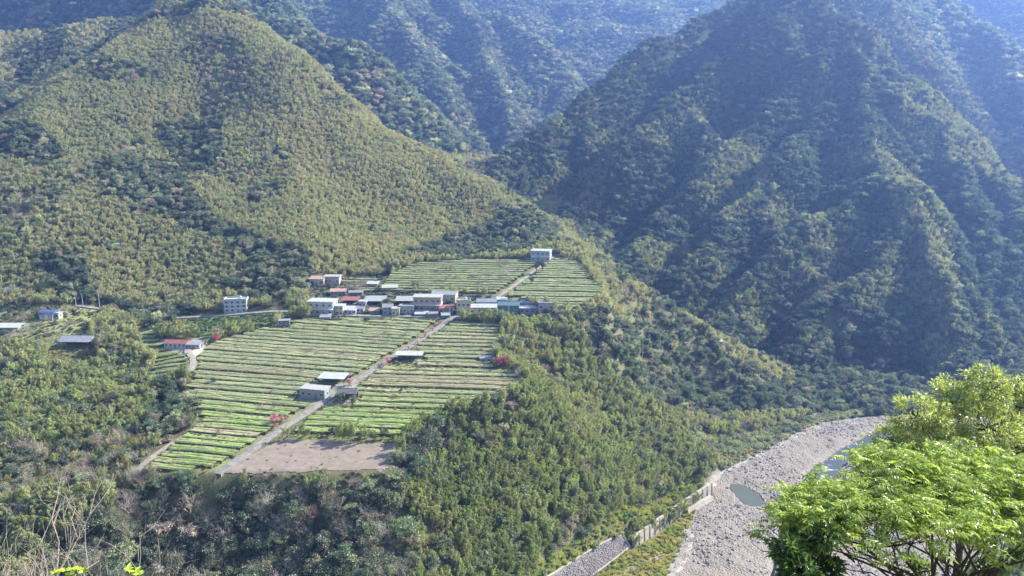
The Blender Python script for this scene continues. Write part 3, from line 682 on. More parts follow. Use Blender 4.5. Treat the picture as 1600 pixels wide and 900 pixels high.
    # --- low growth
    for k, kd, sp, c1, c2, sc_ in (('grass_bank', 'tuft', 1.7, (.28, .30, .15), (.46, .41, .24), (.6, 1.2)), ('grass_bank', 'shrub', 2.7, (.16, .20, .11), (.32, .34, .19), (.6, 1.9)), ('grass_bank', 'bare', 6, (.3, .25, .2), (.4, .34, .28), (.3, .6)), ('bare', 'tuft', 4.5, (.25, .24, .1), (.36, .3, .2), (.2, .5)),
                                   ('grass_flat', 'tuft', 1.5, (.27, .33, .09), (.46, .40, .18), (.4, 1.0)), ('grass_flat', 'shrub', 4.6, (.15, .22, .05), (.2, .22, .08), (.4, .9)),
                                   ('wall_top', 'tuft', 1.7, (.24, .30, .09), (.44, .42, .15), (.7, 1.4)), ('wall_top', 'shrub', 2.8, (.09, .13, .045), (.24, .28, .07), (.6, 1.5)),
                                   ('bank', 'shrub', 2.4, (.07, .12, .04), (.12, .17, .055), (.5, .9)), ('fields_left', 'shrub', 7, (.07, .10, .04), (.2, .18, .10), (.5, 1.6)),
                                   ('fields_left', 'tuft', 3.0, (.17, .22, .06), (.3, .28, .15), (.4, .8)), ('tea_village', 'shrub', 3.6, (.06, .09, .03), (.2, .18, .1), (.4, 1.0)), ('tea_village', 'bare', 6, BROWN, (.3, .24, .2), (.35, .6)), ('village', 'bare', 9, BROWN, (.3, .24, .2), (.35, .6)), ('village', 'shrub', 4.5, (.06, .10, .035), (.14, .16, .07), (.5, 1.4)), ('tea_left', 'shrub', 6.0, (.06, .09, .03), (.16, .18, .07), (.25, .6)), ('tea_right', 'shrub', 5.5, (.06, .09, .03), (.16, .18, .07), (.25, .65)), ('tea_up_left', 'shrub', 5.5, (.06, .09, .03), (.14, .16, .07), (.25, .7)), ('tea_up_right', 'shrub', 6.5, (.06, .09, .03), (.14, .16, .07), (.25, .6)),
                                   ('tea_left', 'tuft', 2.6, (.2, .24, .08), (.36, .32, .18), (.35, .6)), ('tea_right', 'tuft', 2.3, (.2, .24, .08), (.36, .32, .18), (.35, .7)), ('tea_left', 'bare', 15, BROWN, (.3, .24, .2), (.3, .55)), ('tea_right', 'bare', 14, BROWN, (.3, .24, .2), (.3, .6)), ('tea_up_left', 'bare', 11, BROWN, (.3, .24, .2), (.35, .7)),
                                   ('village', 'tuft', 3.0, (.17, .2, .07), (.3, .27, .15), (.4, .8)), ('shed_clear', 'tuft', 2, (.25, .27, .1), (.42, .36, .2), (.5, 1)), ('fields_left', 'bare', 14, BROWN, (.3, .24, .2), (.5, .9))):
        m = poly_in(ZP[k], x, y) & ~poly_in(RIVER, x, y) & ~poly_in(ZP['revetment'], x, y) & (RNG.uniform(0, 1, len(x)) < (s / sp) ** 2)
        for rd, wd in ((ROAD, 3.4), (STAIR, 2.5), (TOPROAD, 3.6), (LEFTROAD, 3.2), (RIMPATH, 2.0)): m &= poly_dist(rd, x, y, False) > wd
        m &= poly_dist(WALLLINE, x, y, False) > 3.2
        put(kd, x[m], y[m], z[m] + (.35 if k.startswith('tea') else 0), RNG.uniform(*sc_, m.sum()), jit(mixc(c1, c2, fbm(x[m] / 8, y[m] / 8, 131, 2) * 1.6 - .3)), k)
scatter(215, 560, 1.5)
scatter(560, 1000, 2.3)
scatter(1000, 3000, 6.4)
for k in TBL:
    L = TBL[k]; TBL[k] = [np.concatenate([q[j] for q in L]) for j in range(6)]

# ------------------------------------------------------------------ the biggest plants become objects, the rest one mass per kind
def scatter_group(kind):
    ng = bpy.data.node_groups.new(kind + '_scatter', 'GeometryNodeTree')
    ng.interface.new_socket('Geometry', in_out='INPUT', socket_type='NodeSocketGeometry')
    ng.interface.new_socket('Geometry', in_out='OUTPUT', socket_type='NodeSocketGeometry')
    n, l = ng.nodes, ng.links
    gi, go = n.new('NodeGroupInput'), n.new('NodeGroupOutput')
    ci = n.new('GeometryNodeCollectionInfo'); ci.inputs['Collection'].default_value = PROTO[kind]
    ci.inputs['Separate Children'].default_value = True; ci.inputs['Reset Children'].default_value = True
    ip = n.new('GeometryNodeInstanceOnPoints'); ip.inputs['Pick Instance'].default_value = True
    def attr(nm, dt):
        a = n.new('GeometryNodeInputNamedAttribute'); a.data_type = dt; a.inputs['Name'].default_value = nm
        return [q for q in a.outputs if q.name == 'Attribute' and q.enabled][0]
    l.new(gi.outputs[0], ip.inputs['Points']); l.new(ci.outputs[0], ip.inputs['Instance'])
    l.new(attr('pick', 'INT'), ip.inputs['Instance Index'])
    e2r = n.new('FunctionNodeEulerToRotation'); l.new(attr('rot', 'FLOAT_VECTOR'), e2r.inputs[0]); l.new(e2r.outputs[0], ip.inputs['Rotation'])
    l.new(attr('scl', 'FLOAT_VECTOR'), ip.inputs['Scale']); l.new(ip.outputs[0], go.inputs[0])
    return ng
GROUPS = {}
def mass(name, kind, x, y, z, s, tint, label, cat):
    n = len(x)
    if n == 0: return
    me = bpy.data.meshes.new(name); me.vertices.add(n)
    me.vertices.foreach_set('co', np.stack([x, y, z], 1).astype(np.float32).ravel())
    rot = np.zeros((n, 3), np.float32); rot[:, 2] = RNG.uniform(0, 6.283, n); lean = RNG.normal(size=(n, 2)) * (.09 if kind == 'bamboo' else .06) + (np.array([.15, -.06]) if kind == 'bamboo' else 0)
    cz, sz = np.cos(rot[:, 2]), np.sin(rot[:, 2]); rot[:, 1] = lean[:, 0] * cz + lean[:, 1] * sz; rot[:, 0] = -(-lean[:, 0] * sz + lean[:, 1] * cz)
    scl = np.stack([s * RNG.uniform(.85, 1.2, n), s * RNG.uniform(.85, 1.2, n), s * RNG.uniform(.8, 1.2, n)], 1).astype(np.float32)
    a = me.attributes.new('rot', 'FLOAT_VECTOR', 'POINT'); a.data.foreach_set('vector', rot.ravel())
    a = me.attributes.new('scl', 'FLOAT_VECTOR', 'POINT'); a.data.foreach_set('vector', scl.ravel())
    a = me.attributes.new('pick', 'INT', 'POINT'); a.data.foreach_set('value', RNG.integers(0, len(PROTO[kind].objects), n).astype(np.int32))
    a = me.attributes.new('tint', 'FLOAT_COLOR', 'POINT'); a.data.foreach_set('color', np.concatenate([tint, np.ones((n, 1))], 1).astype(np.float32).ravel())
    o = link(name, me, kind='stuff', label=label, cat=cat)
    if kind not in GROUPS: GROUPS[kind] = scatter_group(kind)
    md = o.modifiers.new('scatter', 'NODES'); md.node_group = GROUPS[kind]
    return o
ORD = ['first','second','third','fourth','fifth','sixth','seventh','eighth','ninth','tenth','eleventh','twelfth','thirteenth','fourteenth','fifteenth','sixteenth','seventeenth','eighteenth','nineteenth','twentieth']
def ordinal(k):
    if k < 20: return ORD[k]
    tens = {2: 'twenty', 3: 'thirty', 4: 'forty', 5: 'fifty'}[(k + 1) // 10]; o = (k + 1) % 10
    return tens + '-' + ORD[o - 1] if o else {2: 'twentieth', 3: 'thirtieth', 4: 'fortieth', 5: 'fiftieth'}[(k + 1) // 10]
def hue_word(t, kind):
    r, g, b = t
    if kind == 'bare': return 'pale' if max(t) > .33 else 'greyish' if max(t) > .24 else 'dark'
    if r > g * 1.08: return 'brownish'
    if kind == 'bamboo': return 'yellowish' if r > .36 else 'light green' if g > .3 else 'fresh green'
    if r > .85 * g and g > .2: return 'greyish green'
    return 'light green' if g > .18 else 'mid green' if g > .13 else 'dark green'
def size_word(s): return 'large' if s > 1.05 else 'medium' if s > .86 else 'small'
def where_word(x, y, z):
    u, v = [float(q) for q in to_pix(x, y, z)]; X_, Y_ = np.array([x]), np.array([y])
    if poly_in(VZ['nose'], X_, Y_)[0]: return 'in the dark ravine' if u < 345 else 'just below the bare field' if v < 790 else 'near the bottom edge'
    if poly_in(VZ['spur_wood'], X_, Y_)[0]: return 'on the wooded spur above the river'
    if poly_in(VZ['scrub'], X_, Y_)[0]: return 'in the brown scrub at left' + ('' if u > 110 else ' edge')
    if poly_in(VZ['rim_wood'], X_, Y_)[0]: return 'at the left rim of the tea'
    if x < -60 and y < 460: return 'on the upper bamboo knoll at left' if v < 620 else 'on the lower bamboo knoll at left'
    if y < 300: return 'low on the bamboo slope'
    if y < 350: return 'midway on the bamboo slope'
    if y < 470: return 'high on the bamboo slope'
    return 'at the foot of the near hill' if x < 40 else 'at the foot of the wooded mountain'
def individuals(kind, nmax, name, catw, lab, group):
    x, y, z, s, tint, tag = TBL[kind]
    u, v = to_pix(x, y, z + 4)
    score = np.where((u > -10) & (u < 1610) & (v < 905) & (v > 0) & visible(x, y, z, 5.0), s / y, 0)
    top = np.argsort(-score)[:nmax]; top = top[score[top] > 0]
    n = len(SEP[kind]); labs = {}
    for j in top: labs.setdefault(lab % (size_word(s[j]) + ' ' + hue_word(tint[j], kind), where_word(x[j], y[j], z[j])), []).append(j)
    final = {}
    for base, js in labs.items():
        js = sorted(js, key=lambda j: u[j])
        for r_, j in enumerate(js): final[j] = base if len(js) == 1 or len(js) > 59 else base + ', %s from the left' % ordinal(r_)
    for j in top:
        k = int(RNG.integers(0, n)); cm, tm = SEP[kind][k]
        rz = RNG.uniform(0, 6.28); sc3 = (s[j] * RNG.uniform(.9, 1.15), s[j] * RNG.uniform(.9, 1.15), s[j] * RNG.uniform(.85, 1.15))
        tn = [float(q) for q in tint[j]]
        if tm is None:
            o = link(name, cm, None, (x[j], y[j], z[j]), rz, final[j], catw, group); o.scale = sc3; o['tint'] = tn
            continue
        e = link(name, None, None, (x[j], y[j], z[j]), rz, final[j], catw, group); e.scale = sc3
        cn, tn_ = ('crown', 'trunk') if kind == 'tree' else ('foliage', 'culms')
        o = link(cn, cm, e); o['tint'] = tn
        link(tn_, tm, e)
    msk = np.ones(len(x), bool); msk[top] = False
    TBL[kind] = [q[msk] for q in TBL[kind]]
individuals('tree', 280, 'broadleaf_tree', 'tree', '%s broadleaf tree %s', 'broadleaf trees on the near slopes')
individuals('bamboo', 220, 'bamboo_clump', 'bamboo', '%s bamboo clump %s', 'bamboo clumps on the near slopes')
individuals('bare', 160, 'bare_tree', 'tree', '%s leafless tree %s', 'leafless trees on the near slopes')
x, y, z, s, t, tag = TBL['tree']; f = (tag == 'far'); m = (tag == 'mountain')
mass('far_forest', 'tree', x[f], y[f], z[f], s[f], t[f], 'hazy blue forest covering the far mountains', 'forest')
mass('mountain_forest', 'tree', x[m], y[m], z[m], s[m], t[m], 'shade-darkened forest covering the steep mountain across the river', 'forest')
k = ~f & ~m; mass('near_woods', 'tree', x[k], y[k], z[k], s[k], t[k], 'mixed dark green woods in groves round the tea terrace', 'woods')
x, y, z, s, t, tag = TBL['bamboo']; m = tag == 'mountain'
mass('mountain_bamboo_foliage', 'bamboo', x[m], y[m], z[m], s[m], t[m], 'olive bamboo patches on the spurs of the dark mountain', 'bamboo')
mass('hillside_bamboo_foliage', 'bamboo', x[~m], y[~m], z[~m], s[~m], t[~m], 'olive bamboo covering the near hill and terrace slopes', 'bamboo')
x, y, z, s, t, tag = TBL['bare']; mass('leafless_woods', 'bare', x, y, z, s, t, 'greyish pink leafless trees scattered among bamboo and forest', 'trees')
x, y, z, s, t, tag = TBL['shrub']; mass('undergrowth', 'shrub', x, y, z, s, t, 'low green shrubs and undergrowth on banks and under trees', 'undergrowth')
x, y, z, s, t, tag = TBL['tuft']; mass('riverside_grass', 'tuft', x, y, z, s, t, 'tall yellow-green grass along the river bank and field edges', 'grass')
print('PLANTS', {k: len(v[0]) for k, v in TBL.items()})

# ------------------------------------------------------------------ roads, bare field, river
CONCRETE = paint('pale_concrete', (.27, .25, .215), .9, .25, .5)
DIRTROAD = paint('dirt_track', (.30, .265, .21), .95, .18, .6)
def resample(pts, step):
    pts = np.array(pts, float); d = np.concatenate([[0], np.cumsum(np.hypot(*np.diff(pts, axis=0).T))])
    n = max(2, int(d[-1] / step)); t = np.linspace(0, d[-1], n)
    return np.stack([np.interp(t, d, pts[:, 0]), np.interp(t, d, pts[:, 1])], 1)
def smooth_line(p, it=6):
    for _ in range(it): p[1:-1] = (p[:-2] + 2 * p[1:-1] + p[2:]) / 4
    return p
def strip(name, pts, wd, mat, lift=.45, thick=1.2, kind='structure', step=2.5, wob=.25, **kw):
    p = smooth_line(resample(pts, step)); tn = unit(np.gradient(p, axis=0)); nr = np.stack([-tn[:, 1], tn[:, 0]], 1)
    wl = wd / 2 * (1 + wob * (fbm(p[:, 0] / 7, p[:, 1] / 7, 7, 2) - .5)); wr = wd / 2 * (1 + wob * (fbm(p[:, 0] / 7, p[:, 1] / 7, 8, 2) - .5))
    L, R = p + nr * wl[:, None], p - nr * wr[:, None]
    zc = HF(p[:, 0], p[:, 1]) + lift
    for _ in range(4): zc[1:-1] = (zc[:-2] + 2 * zc[1:-1] + zc[2:]) / 4
    n = len(p); V = np.concatenate([np.c_[L, zc], np.c_[p, zc + .06], np.c_[R, zc], np.c_[L, zc - thick], np.c_[R, zc - thick]])
    i = np.arange(n - 1)
    F = np.concatenate([np.stack([a + i, a + i + 1, b + i + 1, b + i], 1) for a, b in ((0, 3 * n), (n, 0), (2 * n, n), (4 * n, 2 * n))])
    return link(name, mesh_np(name, V, F, mat, False), kind=kind, **kw)
strip('farm_road', ROAD, 3.4, CONCRETE)
strip('field_steps_path', STAIR, 2.0, DIRTROAD)
strip('village_road', TOPROAD, 3.6, CONCRETE, .5)
strip('farm_lane', LEFTROAD, 3.2, DIRTROAD)
strip('rim_path', RIMPATH, 2.2, DIRTROAD)
def patch(name, poly, res, mat, lift, amp=0.0, s=3.0, smooth=True, HH=H):
    xs = np.array([p[0] for p in poly]); ys = np.array([p[1] for p in poly])
    X, Y = np.meshgrid(np.arange(xs.min(), xs.max() + res, res), np.arange(ys.min(), ys.max() + res, res))
    X = X + (vnoise(X / res * .7, Y / res * .7, 91) - .5) * res * .8; Y = Y + (vnoise(X / res * .7, Y / res * .7, 92) - .5) * res * .8
    Z = HH(X, Y) + lift + amp * (fbm(X / s, Y / s, 93, 3) - .5)
    ins = poly_in(poly, X, Y); idn = np.arange(X.size).reshape(X.shape)
    q = np.stack([idn[:-1, :-1], idn[:-1, 1:], idn[1:, 1:], idn[1:, :-1]], -1); k = ins[:-1, :-1] & ins[1:, 1:] & ins[1:, :-1] & ins[:-1, 1:]
    q = q[k]; used, inv = np.unique(q, return_inverse=True)
    return mesh_np(name, np.stack([X, Y, Z], -1).reshape(-1, 3)[used], inv.reshape(-1, 4), mat, smooth)
SOIL = paint('ploughed_soil', (.25, .195, .15), .95, .12, .35, dirt=(.17, .14, .105))
link('ploughed_field', patch('ploughed_field', ZP['bare'], .8, SOIL, .16, .2, 5, True, HF), kind='structure')

def gravel_mat():
    m, n, l = new_mat('river_gravel')
    out = n.new('ShaderNodeOutputMaterial'); p = n.new('ShaderNodeBsdfPrincipled'); p.inputs['Roughness'].default_value = .85; p.inputs['Specular IOR Level'].default_value = .2
    g = n.new('ShaderNodeNewGeometry')
    v = n.new('ShaderNodeTexVoronoi'); v.inputs['Scale'].default_value = 1.1; v.inputs['Randomness'].default_value = 1
    z = n.new('ShaderNodeTexNoise'); z.inputs['Scale'].default_value = .07; z.inputs['Detail'].default_value = 6
    l.new(g.outputs['Position'], v.inputs['Vector']); l.new(g.outputs['Position'], z.inputs['Vector'])
    r = n.new('ShaderNodeValToRGB'); r.color_ramp.elements[0].color = (0.152, 0.128, 0.101, 1); r.color_ramp.elements[1].color = (0.274, 0.239, 0.195, 1)
    e = r.color_ramp.elements.new(.5); e.color = (0.217, 0.186, 0.149, 1)
    l.new(v.outputs['Color'], r.inputs[0])
    r2 = n.new('ShaderNodeValToRGB'); r2.color_ramp.elements[0].position = .42; r2.color_ramp.elements[1].position = .62
    r2.color_ramp.elements[0].color = (0.220, 0.182, 0.131, 1); r2.color_ramp.elements[1].color = (0.228, 0.199, 0.167, 1)
    l.new(z.outputs[0], r2.inputs[0])
    mx = n.new('ShaderNodeMix'); mx.data_type = 'RGBA'; mx.inputs[0].default_value = .5; l.new(r.outputs[0], mx.inputs[6]); l.new(r2.outputs[0], mx.inputs[7])
    l.new(mx.outputs[2], p.inputs['Base Color'])
    b = n.new('ShaderNodeBump'); b.inputs['Strength'].default_value = .9; b.inputs['Distance'].default_value = .5
    l.new(v.outputs['Distance'], b.inputs['Height']); l.new(b.outputs[0], p.inputs['Normal'])
    l.new(p.outputs[0], out.inputs[0]); return m
GRAVEL = gravel_mat()
RIVBOX = [q for q in RIVER]
_rv = [on_plane(u, v, RIVZ) for (u, v) in [(1103,768),(1130,735),(1165,718),(1230,684),(1285,660),(1375,648),(1480,648),(1640,655),(1640,760),(1500,880),(1400,960),(1005,960),(1030,925),(1058,870),(1078,820),(1096,780)]]
link('river_bed', patch('river_bed', _rv, 1.3, GRAVEL, .05, .7, 2.6, False), kind='structure')
def water_mat(name, col, rough, foam):
    m, n, l = new_mat(name)
    out = n.new('ShaderNodeOutputMaterial'); p = n.new('ShaderNodeBsdfPrincipled'); p.inputs['Roughness'].default_value = rough
    p.inputs['Base Color'].default_value = (*col, 1); p.inputs['IOR'].default_value = 1.33
    g = n.new('ShaderNodeNewGeometry'); z = n.new('ShaderNodeTexNoise'); z.inputs['Scale'].default_value = .55; z.inputs['Detail'].default_value = 6; z.inputs['Roughness'].default_value = .7
    l.new(g.outputs['Position'], z.inputs['Vector'])
    b = n.new('ShaderNodeBump'); b.inputs['Strength'].default_value = .5; b.inputs['Distance'].default_value = .25; l.new(z.outputs[0], b.inputs['Height']); l.new(b.outputs[0], p.inputs['Normal'])
    if foam:
        z2 = n.new('ShaderNodeTexNoise'); z2.inputs['Scale'].default_value = .22; z2.inputs['Detail'].default_value = 8; z2.inputs['Roughness'].default_value = .75; l.new(g.outputs['Position'], z2.inputs['Vector'])
        r = n.new('ShaderNodeValToRGB'); r.color_ramp.elements[0].position = .58; r.color_ramp.elements[1].position = .66
        r.color_ramp.elements[0].color = (*col, 1); r.color_ramp.elements[1].color = (.8, .82, .84, 1)
        l.new(z2.outputs[0], r.inputs[0]); l.new(r.outputs[0], p.inputs['Base Color'])
    l.new(p.outputs[0], out.inputs[0]); return m
def flat_strip(name, pts, wd, z0, mat):
    p = smooth_line(resample(pts, 2.0)); tn = unit(np.gradient(p, axis=0)); nr = np.stack([-tn[:, 1], tn[:, 0]], 1)
    wl = wd / 2 * (1 + .5 * (fbm(p[:, 0] / 9, p[:, 1] / 9, 17, 2) - .5))[:, None]
    n = len(p); zz = np.full(n, z0); V = np.concatenate([np.c_[p + nr * wl, zz], np.c_[p - nr * wl, zz]]); i = np.arange(n - 1)
    return link(name, mesh_np(name, V, np.stack([n + i, n + i + 1, i + 1, i], 1), mat, True), kind='structure')
flat_strip('river_water', CHAN, 10.5, RIVZ - .75, water_mat('river_water', (.07, .08, .075), .12, True))
pc = np.mean(np.array(POOL), 0); pv = [(pc[0] + (q[0] - pc[0]) * 1.25, pc[1] + (q[1] - pc[1]) * 1.25, RIVZ - .75) for q in POOL]
link('pool_water', mesh_np('pool_water', np.array(pv), np.array([list(range(len(pv)))]), water_mat('pool_water', (.085, .095, .06), .15, False)), kind='structure')

# stones
ROCK = leaf_mat('river_stone', 0.0, .02, None, (1, 1))
def rock(seed, n=5, k=7):
    rs = np.random.default_rng(seed); V, F = blob((0, 0, 0), 1.0, rs, .62)
    V = V * (1 + (rs.uniform(-1, 1, (len(V), 1)) * .12)); V[:, 2] += .25
    return V, F
for i in range(4): proto('stone', i, flatmesh('stone', rock(60 + i), ROCK))
n = 26000
xs = np.array([q[0] for q in _rv]); ys = np.array([q[1] for q in _rv])
X = RNG.uniform(xs.min(), xs.max(), n * 2); Y = RNG.uniform(ys.min(), ys.max(), n * 2)
k = poly_in(_rv, X, Y) & (poly_dist(CHAN, X, Y, False) > 6.0) & ~poly_in(POOL, X, Y) & (fbm(X / 18, Y / 18, 97, 3) > .40)
X, Y = X[k], Y[k]; Z = HF(X, Y); S = .15 + .62 * RNG.uniform(0, 1, len(X)) ** 7
ST = jit(mixc((.155, .138, .118), (.31, .28, .24), RNG.uniform(0, 1, len(X))), .2)
big = np.argsort(-S)[:150]; sm = np.ones(len(X), bool); sm[big] = False
mass('river_stones_gravel', 'stone', X[sm], Y[sm], Z[sm] + .05, S[sm], ST[sm], 'grey stones and cobbles strewn over the river bed', 'stones')
RMESH = [o.data for o in PROTO['stone'].objects]
labs = {}
for i in big:
    u, v = [float(q) for q in to_pix(X[i], Y[i], Z[i])]
    if u > 1420 or v > 930: continue
    wh = 'beside the flowing channel' if poly_dist(CHAN, X[i:i+1], Y[i:i+1], False)[0] < 16 else 'near the green pool' if math.dist((X[i], Y[i]), pc) < 25 else 'on the near gravel below the wall' if v > 790 else 'on the upstream gravel'
    labs.setdefault(('pale' if ST[i][0] > .24 else 'mid' if ST[i][0] > .18 else 'dark') + ' grey boulder ' + wh, []).append((u, i))
for base, js in labs.items():
    for r_, (u, i) in enumerate(sorted(js)):
        o = link('boulder', RMESH[i % 4], None, (X[i], Y[i], Z[i]), RNG.uniform(0, 6), base + (', %s from the left' % ordinal(r_) if len(js) > 1 else ''), 'boulder', 'boulders on the river bed')
        o.scale = (S[i] * 1.25, S[i] * 1.05, S[i]); o['tint'] = [float(q) for q in ST[i]]

# ------------------------------------------------------------------ river wall, stone revetment
WALLC = paint('weathered_wall_concrete', (.38, .33, .27), .9, .2, .45, dirt=(.27, .24, .19))
def river_wall():
    foot = resample([on_plane(u, v, RIVZ) for (u, v) in [(1108,771),(1086,784),(1050,808),(1016,832),(986,853)]], 4.0)
    e = link('river_wall', None, None, (foot[0][0], foot[0][1], RIVZ), 0, 'long concrete retaining wall with upright panels above the river bed', 'wall')
    o0 = np.array([foot[0][0], foot[0][1], RIVZ])
    for i in range(len(foot) - 1):
        a, b = foot[i], foot[i + 1]; t = unit(b - a); nr = np.array([-t[1], t[0]])
        if nr[0] < 0: nr = -nr                                   # towards the river
        ht = 6.0 - 1.0 * i / len(foot)
        def P(s, d, z): return np.array([*(a + t * s + nr * (d + 1.3)), RIVZ + z]) - o0
        L = np.linalg.norm(b - a)
        m = MB(); m.add([P(.12, .5, -1), P(L - .12, .5, -1), P(L - .12, -1, -1), P(.12, -1, -1), P(.12, .1, ht), P(L - .12, .1, ht), P(L - .12, -1, ht), P(.12, -1, ht)],
              [(0,3,2,1),(4,5,6,7),(0,1,5,4),(1,2,6,5),(2,3,7,6),(3,0,4,7)])
        link('panel', m.mesh('wall_panel', WALLC), e)
        m = MB(); m.add([P(-.22, .9, -1), P(.22, .9, -1), P(.22, -1.1, -1), P(-.22, -1.1, -1), P(-.22, .32, ht + .12), P(.22, .32, ht + .12), P(.22, -1.1, ht + .12), P(-.22, -1.1, ht + .12)],
              [(0,3,2,1),(4,5,6,7),(0,1,5,4),(1,2,6,5),(2,3,7,6),(3,0,4,7)])
        link('buttress', m.mesh('wall_buttress', WALLC), e)
    # low apron in front of the upstream end
    ap = [on_plane(u, v, RIVZ) for (u, v) in [(1112,780),(1074,802)]]
    a, b = np.array(ap[0]), np.array(ap[1]); t = unit(b - a); nr = np.array([t[1], -t[0]]); nr = nr if nr[0] > 0 else -nr
    def Q(p, d, z): return np.array([*(p + nr * d), RIVZ + z]) - o0
    m = MB(); m.add([Q(a, 1.4, -2), Q(b, 1.4, -2), Q(b, -1.5, -2), Q(a, -1.5, -2), Q(a, .2, 1.9), Q(b, .2, 1.9), Q(b, -1.5, 1.9), Q(a, -1.5, 1.9)],
                    [(0,3,2,1),(4,5,6,7),(0,1,5,4),(1,2,6,5),(2,3,7,6),(3,0,4,7)])
    link('apron', m.mesh('wall_apron', WALLC), e)
river_wall()
def revetment():
    top = resample([(hit(u, v)[0], hit(u, v)[1]) for (u, v) in [(972,838),(940,850),(905,872),(872,894),(842,914)]], 3.0)
    bot = resample([on_plane(u, v, RIVZ + .4) for (u, v) in [(984,854),(958,874),(932,893),(906,912),(880,932)]], 3.0)
    n = min(len(top), len(bot)); top = top[np.linspace(0, len(top) - 1, n).astype(int)]; bot = bot[np.linspace(0, len(bot) - 1, n).astype(int)]
    A = np.c_[top, np.maximum(RIVZ + 4.6, HF(*top.T) + .8)]; B = np.c_[bot, np.maximum(RIVZ + .2, HF(*bot.T) + .4)]
    for _ in range(6): A[1:-1, 2] = (A[:-2, 2] + A[1:-1, 2] * 2 + A[2:, 2]) / 4; B[1:-1, 2] = (B[:-2, 2] + B[1:-1, 2] * 2 + B[2:, 2]) / 4
    up = max([0.0] + [float(np.max(HF(*(A * (1 - t) + B * t)[:, :2].T) + .35 - (A * (1 - t) + B * t)[:, 2])) for t in (.15, .3, .5, .7, .85)])
    A[:, 2] += up; B[:, 2] += up; o0 = B[0].copy()
    e = link('stone_revetment', None, None, o0, 0, 'sloping grey stone revetment framed in concrete at the foot of the bamboo', 'revetment')
    V = np.concatenate([A, B, A - [0, 0, 3], B - [0, 0, 3]]) - o0; i = np.arange(n - 1)
    F = np.concatenate([np.stack([i, n + i, n + i + 1, i + 1], 1), np.stack([n + i, 3 * n + i, 3 * n + i + 1, n + i + 1], 1), np.stack([2 * n + i, i, i + 1, 2 * n + i + 1], 1)])
    link('bed', mesh_np('revetment_bed', V, F, paint('revetment_mortar', (.2, .18, .17), .95)), e)
    parts = []; cm = paint('revetment_stone', (.30, .265, .26), .85, .3, 1.3)
    for k in range(1500):
        s, t = RNG.uniform(0, n - 1.001), RNG.uniform(.04, .96); j = int(s); f = s - j
        p = (A[j] * (1 - f) + A[j + 1] * f) * (1 - t) + (B[j] * (1 - f) + B[j + 1] * f) * t
        v, fc = blob((0, 0, 0), 1, RNG, .7); v = v * RNG.uniform(.18, .42) + p - o0; parts.append((v, fc))
    v, fc = cat(parts); o = link('stones', mesh_np('revetment_stones', v, fc, cm), e); o['kind'] = 'stuff'
    for line, nm in ((A, 'coping'), (B, 'kerb')):
        m = MB()
        for a, b in zip(line[:-1], line[1:]):
            m.tube([a - o0, b - o0], [.45, .45], 4)
        link(nm, m.mesh('revetment_' + nm, WALLC), e)
    m = MB(); j = n // 2; m.tube([A[j] - o0, B[j] - o0], [.35, .35], 4); link('rib', m.mesh('revetment_rib', WALLC), e)
    m = MB(); m.tube([A[0] - o0 + [0, 0, .5], B[0] - o0], [.5, .5], 4); link('rib', m.mesh('revetment_rib', WALLC), e)
revetment()
strip('river_track', [on_plane(u, v, RIVZ + .4) for (u, v) in [(930,922),(965,896),(1000,880),(1040,866)]], 2.6, DIRTROAD, .25, .8)

# ------------------------------------------------------------------ tea terraces
def tea_mat():
    m, n, l = new_mat('tea_leaves')
    out = n.new('ShaderNodeOutputMaterial'); d = n.new('ShaderNodeBsdfDiffuse')
    a = n.new('ShaderNodeAttribute'); a.attribute_type = 'INSTANCER'; a.attribute_name = 'tint'
    g = n.new('ShaderNodeNewGeometry')
    z1 = n.new('ShaderNodeTexNoise'); z1.inputs['Scale'].default_value = .16; z1.inputs['Detail'].default_value = 5
    z2 = n.new('ShaderNodeTexNoise'); z2.inputs['Scale'].default_value = 2.4; z2.inputs['Detail'].default_value = 3
    for z in (z1, z2): l.new(g.outputs['Position'], z.inputs['Vector'])
    r = n.new('ShaderNodeMapRange'); r.inputs[1].default_value = .38; r.inputs[2].default_value = .64; l.new(z1.outputs[0], r.inputs[0])
    mx = n.new('ShaderNodeMix'); mx.data_type = 'RGBA'; mx.inputs[7].default_value = (.30, .27, .15, 1); l.new(a.outputs['Color'], mx.inputs[6])
    f = n.new('ShaderNodeMath'); f.operation = 'MULTIPLY'; f.inputs[1].default_value = .6; l.new(r.outputs[0], f.inputs[0]); l.new(f.outputs[0], mx.inputs[0])
    r2 = n.new('ShaderNodeMapRange'); r2.inputs[1].default_value = .3; r2.inputs[2].default_value = .7; r2.inputs[3].default_value = .55; r2.inputs[4].default_value = 1.35; l.new(z2.outputs[0], r2.inputs[0])
    sc = n.new('ShaderNodeVectorMath'); sc.operation = 'SCALE'; l.new(mx.outputs[2], sc.inputs[0]); l.new(r2.outputs[0], sc.inputs['Scale'])
    l.new(sc.outputs[0], d.inputs['Color']); l.new(d.outputs[0], out.inputs[0]); return m
TEA = tea_mat()
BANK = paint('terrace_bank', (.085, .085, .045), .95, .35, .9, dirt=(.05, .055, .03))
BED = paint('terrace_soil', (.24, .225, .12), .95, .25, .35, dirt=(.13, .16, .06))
LIPS = []
HUTXY = []
